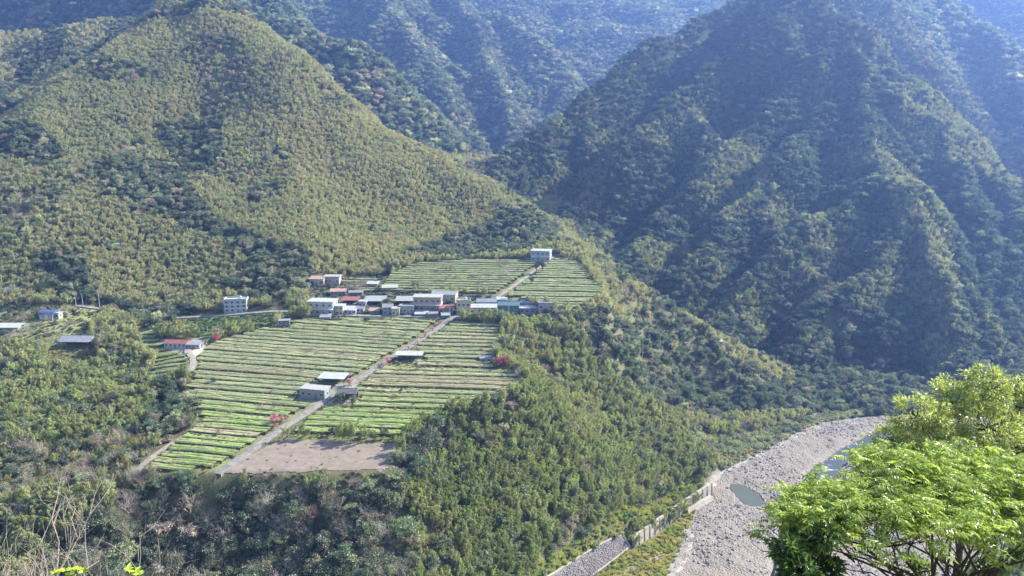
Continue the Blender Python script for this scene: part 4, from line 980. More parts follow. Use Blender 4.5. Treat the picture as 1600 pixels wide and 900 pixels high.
def terraces(zone_name, ang, sp, place, group, tintf, riser=1.0, avoid=(), plane=None):
    poly = ZP[zone_name]; P = np.array(poly); e = np.array([math.cos(ang), math.sin(ang)]); nn = np.array([-e[1], e[0]])
    c0 = P.mean(0); a = (P - c0) @ e; b = (P - c0) @ nn
    offs = []; o = b.max() - sp * .6
    while o > b.min() + .5: offs.append(o); o -= sp * RNG.uniform(.8, 1.2)
    cnt = 0
    for o in offs:                                                # far to near
        s = np.arange(a.min() - 2, a.max() + 2, 2.0)
        wob = (fbm(s / 30 + o, s * 0 + o / 17, 141, 3) - .5) * 1.6
        L = c0 + np.outer(s, e) + np.outer(o + wob, nn)           # front lip of the terrace
        ins = poly_in(poly, L[:, 0], L[:, 1]) & poly_in(poly, *(L + nn * sp * .35).T)
        for rd in (ROAD, STAIR): ins &= poly_dist(rd, L[:, 0], L[:, 1], False) > 2.9
        for (hx, hy, hr) in avoid: ins &= np.hypot(L[:, 0] - hx, L[:, 1] - hy) > hr
        runs = []; st = None
        for i, q in enumerate(list(ins) + [False]):
            if q and st is None: st = i
            if not q and st is not None:
                if i - st >= 5: runs.append((st, i))
                st = None
        if not runs: continue
        for ri, (i0, i1) in enumerate(runs):
            l = L[i0:i1]; m = len(l); base = l.mean(0); bz = float(HF(base[0:1], base[1:2])[0])
            zz = HF(l[:, 0], l[:, 1])
            ss = np.arange(m) - m / 2; pf = np.polyfit(ss, zz, 1); zz = np.maximum(np.polyval(pf, ss) * .75 + zz * .25 if plane is None else plane[0] + plane[1] * l[:, 1], zz - .25)
            for _ in range(8): zz[1:-1] = (zz[:-2] + 2 * zz[1:-1] + zz[2:]) / 4
            ro = riser * RNG.uniform(.75, 1.25) * (1 + .5 * (fbm(l[:, 0] / 6, l[:, 1] / 6, 151, 2) - .5))
            top = zz + .25 + ro * .55
            org = np.array([base[0], base[1], bz]); LIPS.append(np.c_[l, top, np.full(m, cnt)])
            name = 'tea_terrace'
            lab = '%s tea terrace from the top %s' % (ordinal(cnt), place) + ('' if len(runs) == 1 else (', left stretch' if ri == 0 else ', right stretch' if ri == len(runs) - 1 else ', middle stretch'))
            t = link(name, None, None, org, 0, lab, 'terrace', group)
            def sheet(rows, nmm, mat, smooth=False):
                V = np.concatenate(rows) - org; k = len(rows); i = np.arange(m - 1)
                F = np.concatenate([np.stack([r * m + i, r * m + i + 1, (r + 1) * m + i + 1, (r + 1) * m + i], 1) for r in range(k - 1)])
                return mesh_np(nmm, V, F, mat, smooth)
            row = lambda d, z: np.c_[l + nn * np.reshape(d, (-1, 1)), z]
            jt = (fbm(l[:, 0] / 1.7, l[:, 1] / 1.7, 161, 2) - .5)
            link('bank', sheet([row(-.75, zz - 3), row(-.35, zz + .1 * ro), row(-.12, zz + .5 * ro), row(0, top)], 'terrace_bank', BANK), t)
            bk = zz + .1066 * sp                                       # ground behind, level bed runs into the next riser
            bw = sp * 1.02
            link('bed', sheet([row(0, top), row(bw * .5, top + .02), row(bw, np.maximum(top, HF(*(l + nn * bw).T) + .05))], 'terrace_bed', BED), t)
            rows = []; nb = 2
            for kk in range(nb):
                cc = .35 + kk * (sp - .9) / nb; wd = (sp - .9) / nb * .92
                for f, h in ((0, 0), (.12, .30), (.38, .48), (.65, .45), (.9, .25), (1, 0)):
                    n_ = fbm(l[:, 0] / 1.1 + 5 * kk, l[:, 1] / 1.1 + f * 7, 171, 2); gap = np.clip((fbm(l[:, 0] / 9, l[:, 1] / 9 + kk, 181, 2) - .22) * 5, 0, 1)
                    rows.append(row(cc + f * wd + (n_ - .5) * .3, top - .03 + h * (.55 + .8 * n_) * gap))
            bo = link('tea_bushes', sheet(rows, 'tea_bushes', TEA, False), t); bo['kind'] = 'stuff'
            bo['tint'] = [float(q) for q in tintf(base[0], base[1], RNG)]
        cnt += 1
BRIGHT = np.array((.21, .305, .08)); PALE = np.array((.27, .295, .145)); DRY = np.array((.32, .27, .16))
def t_left(x, y, r):
    b = np.clip((352 - y) / 30, 0, 1); q = r.uniform(0, 1)
    if x > -45 and 350 < y < 374: q *= .25
    return (PALE * (1 - b) + BRIGHT * b) * r.uniform(.85, 1.15) if q > .12 else DRY * r.uniform(.8, 1.1)
def t_up(x, y, r): return (PALE * .8 + BRIGHT * .2) * r.uniform(.8, 1.2)
AVOID = [(*hit(488, 622)[:2], 8), (*hit(518, 600)[:2], 8), (*hit(541, 628)[:2], 5.5), (*hit(638, 564)[:2], 8), (*hit(444, 511)[:2], 4)]
terraces('tea_left', math.radians(-10), 4.9, 'on the wide slope left of the straight road', 'tea terraces left of the road', t_left, 1.35, AVOID, (-159.7, .1066))
terraces('tea_right', math.radians(-4), 4.9, 'between the straight road and the bamboo slope', 'tea terraces right of the road', t_left, 1.35, AVOID, (-159.7, .1066))
terraces('tea_up_left', math.radians(-3), 4.6, 'behind the village, left of the field path', 'upper tea terraces left of the path', t_up, 1.2, (), (-171.0, .131))
terraces('tea_up_right', math.radians(-3), 4.6, 'behind the village, right of the field path', 'upper tea terraces right of the path', t_up, 1.2, (), (-171.0, .131))
terraces('tea_small', math.radians(-6), 5.0, 'below the red-roofed farmhouse', 'small terraces by the red-roofed farmhouse', lambda x, y, r: BRIGHT * .6 + PALE * .4, .8)
terraces('tea_village', math.radians(-2), 4.4, 'in the shrubby plots behind the sheds', 'shrubby terraces behind the sheds', lambda x, y, r: PALE * .5 + DRY * .4, 1.3)
LP = np.concatenate(LIPS); k = RNG.integers(0, len(LP), 2600); q = LP[k]; q[:, 0] += RNG.uniform(-1, 1, len(q)); q[:, 1] += RNG.uniform(-.5, .3, len(q))
mass('terrace_edge_weeds', 'shrub', q[:, 0], q[:, 1], q[:, 2] - .75, RNG.uniform(.22, .55, len(q)), jit(mixc((.07, .09, .035), (.2, .2, .08), RNG.uniform(0, 1, len(q)))), 'low dark weeds along the edges of the tea terraces', 'weeds')
k = RNG.integers(0, len(LP), 5200); q = LP[k]; q[:, 0] += RNG.uniform(-1, 1, len(q)); q[:, 1] += RNG.uniform(-.3, 4.2, len(q))
mass('terrace_grass', 'tuft', q[:, 0], q[:, 1], q[:, 2] - .15, RNG.uniform(.22, .5, len(q)), jit(mixc((.22, .27, .08), (.42, .38, .22), RNG.uniform(0, 1, len(q)))), 'thin pale grass growing between the tea bushes', 'grass')

# ------------------------------------------------------------------ houses and sheds
GLASS = paint('window_glass', (.035, .045, .06), .15, .3, 2.0, .6)
WC = {k: paint('wall_' + k, c_, .85, .10, .8, dirt=tuple(q * .72 for q in c_)) for k, c_ in dict(
    white=(.41, .41, .40), grey=(.26, .265, .27), cream=(.44, .40, .31), pink=(.36, .27, .24), yellow=(.45, .41, .28), bluegrey=(.30, .32, .345), dark=(.10, .11, .11), teal=(.10, .19, .19), wood=(.24, .17, .12), palepink=(.40, .35, .325)).items()}  # wall tones lowered, putting the shade of the fronts into the paint
RC = {k: paint('roof_' + k, c_, .55, .14, .6, .4, dirt=tuple(q * .7 for q in c_)) for k, c_ in dict(
    white=(.40, .40, .39), cream=(.37, .355, .30), grey=(.25, .255, .265), red=(.27, .105, .09), blue=(.06, .105, .23), palegreen=(.29, .315, .275), teal=(.09, .16, .17), rust=(.36, .24, .18), dark=(.12, .12, .12)).items()}
TRIM = paint('white_trim', (.62, .62, .6), .7, .1, 1.0)
_wm = {}
def win_mesh(wd, hg):
    k = (round(wd, 1), round(hg, 1))
    if k not in _wm:
        a, b = k; f = MB(); t = .09
        f.box(-a/2 - t, a/2 + t, -.07, .03, b, b + t); f.box(-a/2 - t, a/2 + t, -.10, .03, -t, 0)
        f.box(-a/2 - t, -a/2, -.07, .03, 0, b); f.box(a/2, a/2 + t, -.07, .03, 0, b); f.box(-.03, .03, -.065, .02, 0, b)
        _wm[k] = (f.mesh('window_frame', TRIM), MB().box(-a/2, a/2, -.03, .03, 0, b).mesh('window_pane', GLASS))
    return _wm[k]
def add_window(parent, x, y, z, rz, wd, hg):
    f, p = win_mesh(wd, hg)
    o = link('window', f, parent, (x, y, z), rz); link('pane', p, o); return o
def house(name, label, cat, u0, u1, vb, vt, wall='white', roof='flat', rc='white', floors=1, cols=3, dep=None, rot=0.0, over=.35, parapet=False, band=False, sidewin=1, door=True, balcony=False, group='village houses', lift=.15, roofh=None, wins=True, posts=False):
    p = hit((u0 + u1) / 2, vb); D = math.hypot(p[1] * CP - p[2] * SP, 0)
    W_ = (u1 - u0) * D / FPX; Ht = (vb - vt) * D / FPX * (.9 if parapet else 1.0)
    dep = dep or max(4.5, W_ * .6); rh = roofh if roofh is not None else (.35 if roof == 'flat' else min(Ht * .32, 1.6))
    e = link(name, None, None, (p[0], p[1] + .3, p[2] + lift), rot, label, cat, group)
    h = Ht - rh; x0, x1 = -W_ / 2, W_ / 2; y0, y1 = 0.0, dep
    if posts:
        for px in np.linspace(x0 + .15, x1 - .15, max(3, int(W_ / 3.5) + 1)):
            for py in (y0 + .15, y1 - .15): link('post', MB().tube([(px, py, -1), (px, py, h)], [.09, .09], 5).mesh('post', WC['dark']), e)
        link('back_wall', MB().box(x0, x1, y1 - .35, y1 - .2, -1.5, h).mesh('wall', WC[wall]), e)
        link('floor', MB().box(x0, x1, y0, y1, -2, .1).mesh('floor', WC['grey']), e)
    else:
        link('wall', MB().box(x0, x1, y0, y1, -3, h).mesh('wall', WC[wall]), e)
    rm = RC[rc]
    if roof == 'flat':
        r = link('roof', MB().box(x0 - over, x1 + over, y0 - over, y1 + over, h + .002, h + rh).mesh('roof', rm), e)
        if parapet:
            m = MB(); t = .18; z0, z1 = h + rh + .002, h + rh + .8
            m.box(x0, x1, y0, y0 + t, z0, z1); m.box(x0, x1, y1 - t, y1, z0, z1); m.box(x0, x0 + t, y0 + t, y1 - t, z0, z1); m.box(x1 - t, x1, y0 + t, y1 - t, z0, z1)
            link('parapet', m.mesh('parapet', WC[wall]), r)
            link('water_tank', MB().tube([(x0 + W_ * .7, dep * .6, h + rh), (x0 + W_ * .7, dep * .6, h + rh + 1.5)], [.6, .6], 10).mesh('water_tank', TRIM), r)
    elif roof == 'gable':
        ym = (y0 + y1) / 2
        m = MB(); m.prism([(y0 - over, h - .05), (ym, h + rh), (y1 + over, h - .05), (y1 + over, h + .10), (ym, h + rh + .16), (y0 - over, h + .10)][:0] or [(y0 - over, h - .1), (y1 + over, h - .1), (ym, h + rh)], x0 - over, x1 + over)
        r = link('roof', m.mesh('roof', rm), e); link('ridge_cap', MB().box(x0 - over, x1 + over, ym - .15, ym + .15, h + rh - .05, h + rh + .08).mesh('ridge_cap', rm), r)
    elif roof == 'shed':
        m = MB(); m.prism([(y0 - over * 2, h), (y1 + over, h + rh), (y1 + over, h + rh + .14), (y0 - over * 2, h + .14)], x0 - over, x1 + over)
        link('roof', m.mesh('roof', rm), e)
        if not posts: link('gable_wall', MB().prism([(y0 + .05, h), (y1 - .05, h), (y1 - .05, h + rh * .9)], x0 + .05, x1 - .05).mesh('wall', WC[wall]), e)
    elif roof == 'arch':
        prof = [(y0 + dep * (.5 - .56 * math.cos(math.pi * k / 10)), h - .1 + rh * 1.6 * math.sin(math.pi * k / 10)) for k in range(11)]
        link('roof', MB().prism(prof, x0 - over, x1 + over).mesh('roof', rm), e)
    if wins and not posts:
        fh = h / floors; ww = min(1.5, W_ / cols * .48); wh = min(1.3, fh * .45)
        for fl in range(floors):
            for cc in range(cols):
                x = x0 + W_ * (cc + .5) / cols; z = fl * fh + fh * .36
                if fl == 0 and door and cc == cols // 2:
                    d = link('door', MB().box(x - .5, x + .5, -.06, .02, 0, min(2.1, fh * .8)).mesh('door', WC['wood']), e)
                    link('handle', MB().box(x + .34, x + .42, -.12, -.062, .95, 1.1).mesh('handle', TRIM), d)
                else: add_window(e, x, 0, z, 0, ww, wh)
            for k in range(sidewin): add_window(e, x1, dep * (k + .5) / sidewin, fl * fh + fh * .36, math.pi / 2, ww * .9, wh)
            if band and fl > 0: link('floor_band', MB().box(x0 - .12, x1 + .12, -.15, y1 + .1, fl * fh - .12, fl * fh + .12).mesh('floor_band', TRIM), e)
            if balcony and fl > 0:
                b = link('balcony', MB().box(x0, x1, -1.5, -.01, fl * fh - .2, fl * fh).mesh('balcony', TRIM), e)
                m = MB(); m.box(x0, x1, -1.5, -1.42, fl * fh + .8, fl * fh + .9)
                for q in np.linspace(x0 + .1, x1 - .1, 9): m.box(q - .04, q + .04, -1.48, -1.42, fl * fh, fl * fh + .8)
                link('railing', m.mesh('railing', TRIM), b)
    return e
R_ = math.radians
house('three_storey_house', 'white three-storey flat-roofed house standing alone by the upper road', 'house', 351, 385, 489, 467, 'white', 'flat', 'white', 3, 4, 8, R_(8), .25, True, True)
house('two_storey_house', 'large white two-storey house with broad white roof at the village edge', 'house', 481, 521, 494, 471, 'white', 'flat', 'white', 2, 4, 9, R_(-6), .7, False, False, 2, True, True)
house('annex', 'small cream annex joined beside the large white two-storey house', 'house', 523, 536, 493, 478, 'cream', 'flat', 'white', 2, 2, 6, R_(-6), .3)
house('low_house', 'cream low house on the terrace above the village, left one', 'house', 483, 506, 447, 434, 'cream', 'shed', 'rust', 1, 3, 6, R_(-4), roofh=1.0)
house('low_house', 'low house with broad cream roof above the village edge', 'house', 507, 530, 446, 432, 'palepink', 'flat', 'cream', 1, 4, 6, R_(-2), .8)
house('open_shed', 'open shed under a red metal roof behind the village', 'shed', 533, 560, 476, 467, 'wood', 'shed', 'red', 1, 2, 6, 0, posts=True)
house('cottage', 'low white cottage with pale roof beside brown shrubs', 'house', 537, 556, 492, 482, 'white', 'shed', 'white', 1, 3, 6, R_(-4))
house('open_shed', 'long open shed under a pale green roof left of the grey house', 'shed', 569, 601, 479, 467, 'bluegrey', 'shed', 'palegreen', 1, 2, 8, 0, posts=True)
house('grey_house', 'small grey-white house standing before the pale green shed roofs', 'house', 598, 613, 492, 476, 'bluegrey', 'gable', 'grey', 2, 2, 6, R_(4))
house('yellow_cottage', 'narrow pale yellow cottage low on the village edge', 'house', 612, 624, 495, 482, 'yellow', 'flat', 'cream', 1, 2, 5, 0)
house('open_shed', 'open shed under pale green roof left of the pink house', 'shed', 618, 646, 478, 467, 'grey', 'shed', 'palegreen', 1, 2, 7, 0, posts=True)
house('dark_house', 'grey house with dark windows beside the pink house', 'house', 624, 646, 492, 478, 'bluegrey', 'flat', 'grey', 1, 4, 5, 0)
house('pink_house', 'pink two-storey house with long cream flat roof in mid village', 'house', 646, 689, 488, 464, 'pink', 'flat', 'cream', 2, 5, 8, R_(-3), .6, False, True, 2, True, True)
house('gabled_house', 'cream gabled house rising behind the pink house', 'house', 674, 712, 474, 456, 'cream', 'gable', 'palegreen', 1, 4, 8, R_(-8))
house('awning_house', 'pinkish house with red awning roof at the head of the road', 'house', 686, 708, 491, 480, 'pink', 'shed', 'red', 1, 3, 6, 0, roofh=.8)
house('yellow_house', 'yellow two-storey house at the head of the straight road', 'house', 714, 735, 493, 468, 'yellow', 'flat', 'cream', 2, 3, 7, R_(5), .3, True)
house('grey_gabled_house', 'grey house with low gable right of the yellow house', 'house', 745, 775, 482, 468, 'bluegrey', 'gable', 'grey', 1, 4, 7, 0)
house('low_house', 'low house with white sheet roof in front of the grey gabled house', 'house', 736, 776, 492, 478, 'palepink', 'shed', 'white', 1, 5, 5, 0, roofh=1.1)
house('dark_barn', 'dark teal barn with teal roof at the right of the village', 'barn', 778, 811, 494, 473, 'teal', 'gable', 'teal', 1, 3, 8, R_(-3), door=False)
house('small_house', 'small grey house behind the long white roof', 'house', 814, 838, 481, 470, 'grey', 'gable', 'grey', 1, 3, 6, 0)
house('long_shed', 'long low shed with bright white roof at the right village end', 'shed', 812, 852, 492, 480, 'grey', 'shed', 'white', 1, 5, 5, R_(-2), door=False, roofh=.7)
house('palepink_house', 'pale pink house at the far right end of the village', 'house', 841, 866, 487, 473, 'palepink', 'flat', 'grey', 1, 3, 6, R_(-6))
house('block_house', 'plain shade-grey two-storey block standing alone above the upper tea terraces', 'house', 829, 859, 409, 392, 'bluegrey', 'flat', 'white', 2, 4, 9, R_(-12), .25, False, True)  # blue-grey wall colour holds the shade on the front
house('tiny_shelter', 'low white-roofed shelter beside a pink cherry at the upper terraces', 'shed', 769, 787, 403, 399, 'white', 'shed', 'white', 1, 2, 4, 0, wins=False, roofh=.4)
house('blue_barn', 'blue arched barn among the fields left of the village', 'barn', 60, 83, 500, 489, 'bluegrey', 'arch', 'blue', 1, 2, 7, R_(-10), door=False)
house('cream_hut', 'small cream hut right beside the blue barn', 'hut', 85, 92, 499, 489, 'cream', 'flat', 'cream', 1, 1, 3.5, R_(-10), door=False)
house('long_barn', 'long white-roofed barn cut by the left picture edge', 'barn', -14, 28, 519, 510, 'grey', 'shed', 'white', 1, 4, 7, 0, roofh=.8)
house('grey_roof_shed', 'open shed with wide pale grey roof above the bamboo knoll', 'shed', 91, 139, 546, 528, 'grey', 'gable', 'grey', 1, 3, 10, R_(-4), posts=True, roofh=2.0)
house('red_roof_farmhouse', 'white farmhouse with red roof at the bend of the lane', 'house', 256, 291, 545, 533, 'white', 'gable', 'red', 1, 5, 6, R_(-4), roofh=1.2)
house('annex', 'grey low annex joined to the red-roofed farmhouse', 'house', 293, 312, 545, 537, 'palepink', 'shed', 'grey', 1, 3, 5, R_(-4), roofh=.6)
house('grey_roof_house', 'grey-roofed house at the left picture edge above the fields', 'house', -6, 26, 463, 450, 'white', 'gable', 'grey', 1, 4, 8, 0)
house('hill_hut', 'small brown hut with pale roof among trees on the near hill', 'hut', 164, 185, 389, 380, 'wood', 'shed', 'white', 1, 2, 5, 0, roofh=.6)
house('packing_shed', 'open farm shed with white roof beside the straight road', 'shed', 497, 538, 604, 590, 'grey', 'shed', 'white', 1, 3, 7, R_(-6), posts=True, roofh=.5)
house('farm_hut', 'shade-grey farm hut with pale end wall in the middle of the tea', 'hut', 467, 509, 624, 608, 'grey', 'flat', 'cream', 1, 4, 6, R_(-14), .3)  # grey walls: shade of the front painted in
house('pavilion', 'shade-darkened open pavilion under trees across the road from the farm hut', 'shed', 527, 556, 629, 610, 'dark', 'gable', 'dark', 1, 2, 6, 0, posts=True, roofh=1.4)  # dark wall and roof colours stand for the trees' shadow
house('flat_shed', 'low shed with long white roof right of the straight road', 'shed', 618, 659, 565, 554, 'grey', 'shed', 'white', 1, 4, 5, R_(-3), posts=True, roofh=.4)
house('tiny_hut', 'tiny blue-grey hut at the right edge of the tea field', 'hut', 750, 769, 567, 560, 'bluegrey', 'flat', 'grey', 1, 2, 4, 0, door=False)
house('pump_hut', 'dark-fronted little hut at the upper left tea field corner', 'hut', 436, 452, 512, 501, 'dark', 'flat', 'grey', 1, 2, 4, R_(10), door=False)
house('slope_hut', 'white-roofed hut peeping out of the wooded spur', 'hut', 1112, 1130, 546, 540, 'white', 'flat', 'white', 1, 2, 5, 0, lift=3.0, door=False)

for (lab, u0, u1, vb, vt, wl, rf, rc, fl, co) in [
    ('small white house with grey gable between cottage and pale green shed', 557, 568, 490, 480, 'white', 'gable', 'grey', 1, 2), ('rusty lean-to in front of the long pale green shed', 577, 592, 491, 484, 'wood', 'shed', 'rust', 1, 2),
    ('low grey-roofed outhouse below the large white house', 500, 516, 500, 494, 'grey', 'shed', 'grey', 1, 2), ('cream-roofed hut on the plots behind the red shed', 597, 621, 455, 448, 'cream', 'shed', 'cream', 1, 3),
    ('weathered brown house behind the pale green shed roofs', 545, 566, 463, 455, 'wood', 'gable', 'grey', 1, 3), ('long low grey house on the plots above the red shed', 516, 540, 462, 454, 'grey', 'shed', 'rust', 1, 4), ('white box house behind the cottage', 560, 572, 481, 471, 'white', 'flat', 'white', 1, 2),
    ('pale lean-to at the foot of the pink house', 648, 668, 495, 489, 'bluegrey', 'shed', 'white', 1, 3), ('teal-roofed stall beside the road head', 690, 703, 498, 491, 'teal', 'shed', 'palegreen', 1, 2), ('grey shed with rusty roof between yellow and grey gabled houses', 734, 748, 491, 482, 'grey', 'shed', 'rust', 1, 2),
    ('brown storage hut in front of the pink house end', 669, 684, 497, 490, 'wood', 'flat', 'grey', 1, 2), ('pale cabin behind the small grey house', 838, 852, 478, 470, 'cream', 'gable', 'cream', 1, 2), ('white-roofed outbuilding behind the dark teal barn', 776, 792, 474, 467, 'white', 'shed', 'white', 1, 2),
    ('small pale hut on the shrubby plots near the wood', 573, 590, 449, 442, 'palepink', 'shed', 'white', 1, 2)]:
    house('outbuilding', lab, 'house', u0, u1, vb, vt, wl, rf, rc, fl, co, None, R_(random.uniform(-8, 8)), roofh=.8)
def retaining_wall(name, label, pts, ht, mat):
    P = smooth_line(resample([tuple(hit(u, v)[:2]) for u, v in pts], 3.0)); z = HF(P[:, 0], P[:, 1]); o0 = np.array([P[0][0], P[0][1], z[0]]); m = MB()
    t = unit(np.gradient(P, axis=0)); nr = np.stack([-t[:, 1], t[:, 0]], 1) * .3
    e = link(name, None, None, o0, 0, label, 'wall', 'village retaining walls')
    for i in range(len(P) - 1):
        a, b = P[i], P[i + 1]; q = lambda p, n_, zz: np.array([*(p + n_), zz]) - o0
        m.add([q(a, nr[i], z[i] - 1), q(b, nr[i + 1], z[i + 1] - 1), q(b, -nr[i + 1], z[i + 1] - 1), q(a, -nr[i], z[i] - 1), q(a, nr[i], z[i] + ht), q(b, nr[i + 1], z[i + 1] + ht), q(b, -nr[i + 1], z[i + 1] + ht), q(a, -nr[i], z[i] + ht)], [(0,3,2,1),(4,5,6,7),(0,1,5,4),(2,3,7,6)])
    link('masonry', m.mesh('masonry', mat), e)
STONEW = paint('dark_masonry', (.12, .115, .105), .95, .3, .8)
retaining_wall('retaining_wall', 'dark stone wall below the large white house', [(470, 499), (500, 502), (535, 502)], 1.6, STONEW)
retaining_wall('retaining_wall', 'dark stone wall right of the road head below the yellow house', [(712, 503), (745, 503), (785, 504)], 2.2, STONEW)
retaining_wall('retaining_wall', 'long low wall below the pink house and sheds', [(575, 501), (630, 501), (690, 501)], 1.2, STONEW)

# utility poles
POLE = paint('pole_concrete', (.42, .41, .39), .85)
def pole(u, vb, vt, label):
    p = hit(u, vb); h = (vb - vt) * p[1] / FPX * 1.05
    e = link('utility_pole', None, None, p, 0, label, 'pole', 'utility poles')
    link('shaft', MB().tube([(0, 0, -.5), (0, 0, h)], [.2, .13], 8).mesh('shaft', POLE), e)
    for z in (h - .5, h - 1.3):
        a = link('crossarm', MB().box(-.9, .9, -.07, .07, z, z + .14).mesh('crossarm', WC['dark']), e)
        link('insulator', MB().tube([(-.7, 0, z + .14), (-.7, 0, z + .4)], [.07, .05], 6).mesh('insulator', TRIM), a)
    return p + np.array([0, 0, h])
tops = [pole(119, 480, 458, 'utility pole at the left road, nearest the blue barn'), pole(130, 481, 459, 'utility pole second from the blue barn'), pole(156, 483, 453, 'tallest utility pole by the dark gully left of the village'),
        pole(379, 520, 497, 'slim pole standing in the green bank below the three-storey house'), pole(472, 487, 458, 'utility pole behind the large white house'), pole(571, 488, 461, 'utility pole among the pale green sheds'),
        pole(703, 503, 476, 'utility pole at the head of the straight road'), pole(795, 505, 468, 'tall pole before the dark teal barn'), pole(535, 615, 592, 'pole between packing shed and farm hut'), pole(349, 488, 468, 'pole beside the white three-storey house'), pole(325, 527, 509, 'slim pole left in the green bank above the farmhouse')]
def wire(a, b, label, sag=1.5):
    m = MB(); t = np.linspace(0, 1, 14); P = np.outer(1 - t, a) + np.outer(t, b); P[:, 2] -= sag * 4 * t * (1 - t)
    link('power_line', MB().tube(list(P), [.035] * 14, 3).mesh('power_line', WC['dark']), None, None, None, label, 'wire', 'power lines')
wire(tops[0], tops[1], 'power line between the first two left poles', .5); wire(tops[1], tops[2], 'power line from the second to the tallest left pole', .8)
wire(tops[2], tops[9], 'long power line from the dark gully to the three-storey house', 5); wire(tops[4], tops[5], 'power line over the left half of the village', 2); wire(tops[5], tops[6], 'power line over the middle of the village', 2); wire(tops[6], tops[7], 'power line over the right half of the village', 2)
# guard rail of the hidden road right of the village
gp = [at(u, v, Y) for (u, v, Y) in [(902,506,452),(935,510,452),(970,513,455),(1005,517,460),(1032,520,466)]]
e = link('guard_rail', None, None, gp[0], 0, 'thin pale guard rail of a road half hidden in the spur woods', 'guard rail')
m = MB()
for a, b in zip(gp[:-1], gp[1:]): m.tube([a - gp[0], b - gp[0]], [.09, .09], 4)
link('rail', m.mesh('rail', POLE), e)
for q in gp:
    g0 = float(HF(q[0:1], q[1:2])[0]); link('post', MB().tube([q - gp[0], np.array([q[0], q[1], min(g0, q[2] - 1)]) - gp[0]], [.12, .12], 5).mesh('rail_post', POLE), e)

# ------------------------------------------------------------------ cherry trees and single trees in the fields
BLOSSOM = leaf_mat('cherry_blossom', .3, .0, None, (.75, 1.3))
cher = []
for i in range(3):
    cr, tr = broadleaf(80 + i, 2.0, 3.6, 16, 34, .24); rs = np.random.default_rng(i)
    q = cr[1].copy(); cher.append((flatmesh('blossom_crown', cr, BLOSSOM), flatmesh('cherry_trunk', tr, BARK)))
def single(name, meshes, u, v, s, tint, label, cat, group=None, lift=.3):
    p = hit(u, v); e = link(name, None, None, (p[0], p[1], p[2] + lift), RNG.uniform(0, 6.28), label, cat, group); e.scale = (s, s, s)
    o = link('crown', meshes[0], e); o['tint'] = [float(q) for q in tint]; link('trunk', meshes[1], e); return e
PK = (.60, .24, .32); PK2 = (.52, .26, .29)
for i, (u, v, s, t, lab) in enumerate([
    (427,664,1.05,PK,'bright pink cherry tree left of the road above the bare field'), (441,662,.75,PK2,'smaller pink cherry tree nearest the road above the bare field'), (434,671,.6,PK,'little pink cherry tree lowest of the roadside trio'),
    (546,603,.9,PK2,'reddish cherry tree across the road from the packing shed'), (541,594,.7,PK,'small reddish cherry just above the packing shed roof'), (607,569,.85,PK,'pink cherry by the road left of the low white-roofed shed'), (599,574,.6,PK2,'small pink cherry second below the white-roofed shed'),
    (638,547,.5,PK2,'little reddish tree on the road edge above the white-roofed shed'), (652,538,.5,PK,'small reddish tree halfway up the road to the village'), (664,528,.55,PK2,'small reddish tree third from the village on the road'), (676,518,.6,PK,'small reddish tree second from the village on the road'), (688,508,.6,PK2,'small reddish tree nearest the village on the road'),
    (783,576,1.5,(.44, .09, .16),'deep pink cherry tree at the right edge of the tea field'), (776,572,.9,PK,'smaller pink cherry beside the tiny blue-grey hut'), (340,536,.95,(.45, .12, .15),'round red-pink cherry at the end of the green bank'), (775,402,1.3,(.5, .15, .2),'pink cherry at the woods edge above the upper tea terraces')]):
    single('cherry_tree', cher[i % 3], u, v, s * 1.25, t, lab, 'tree', 'cherry trees in blossom')
tm = SEP['tree']
for (u, v, s, k, t, lab) in [(762,404,.75,0,(.42, .48, .05),'bright yellow-green round tree at the woods edge above the terraces'), (838,428,.85,2,DARKG,'dark narrow tree left of a pair below the block house'), (848,427,.95,2,DARKG,'dark narrow tree right of a pair below the block house'), (831,446,.6,2,DARKG,'small dark conical tree beside the field path'),
        (665,712,1.5,3,(.06, .085, .045),'big dark round tree at the right corner of the bare field'), (640,735,1.25,1,DARKG,'dark leafy tree just below the big round one'), (532,632,.75,0,DARKG,'dark tree shading the open pavilion'), (551,634,.6,4,DARKG,'low dark tree at the right of the pavilion'), (720,650,.7,0,MIDG,'green tree on the lower edge of the right tea field'),
        (650,452,.8,1,MIDG,'green tree between village and upper terraces'), (604,478,.6,0,DARKG,'dark green tree behind the yellow cottage'), (470,478,.9,1,MIDG,'leafy tree behind the pole at the village edge'), (520,680,.55,4,(.10, .10, .06),'low dull shrub tree, left in the hedge above the bare field'), (575,684,.5,4,(.09, .10, .05),'low dark shrub tree, middle in the hedge above the bare field'), (600,686,.6,0,(.12, .12, .06),'low dull shrub tree, right in the hedge above the bare field'),
        (335,600,.5,4,DARKG,'small dark tree among the tea left of the hut'), (300,595,.6,0,DARKG,'small dark tree at the bend of the lane')]:
    single('field_tree', tm[k], u, v, s, t, lab, 'tree')

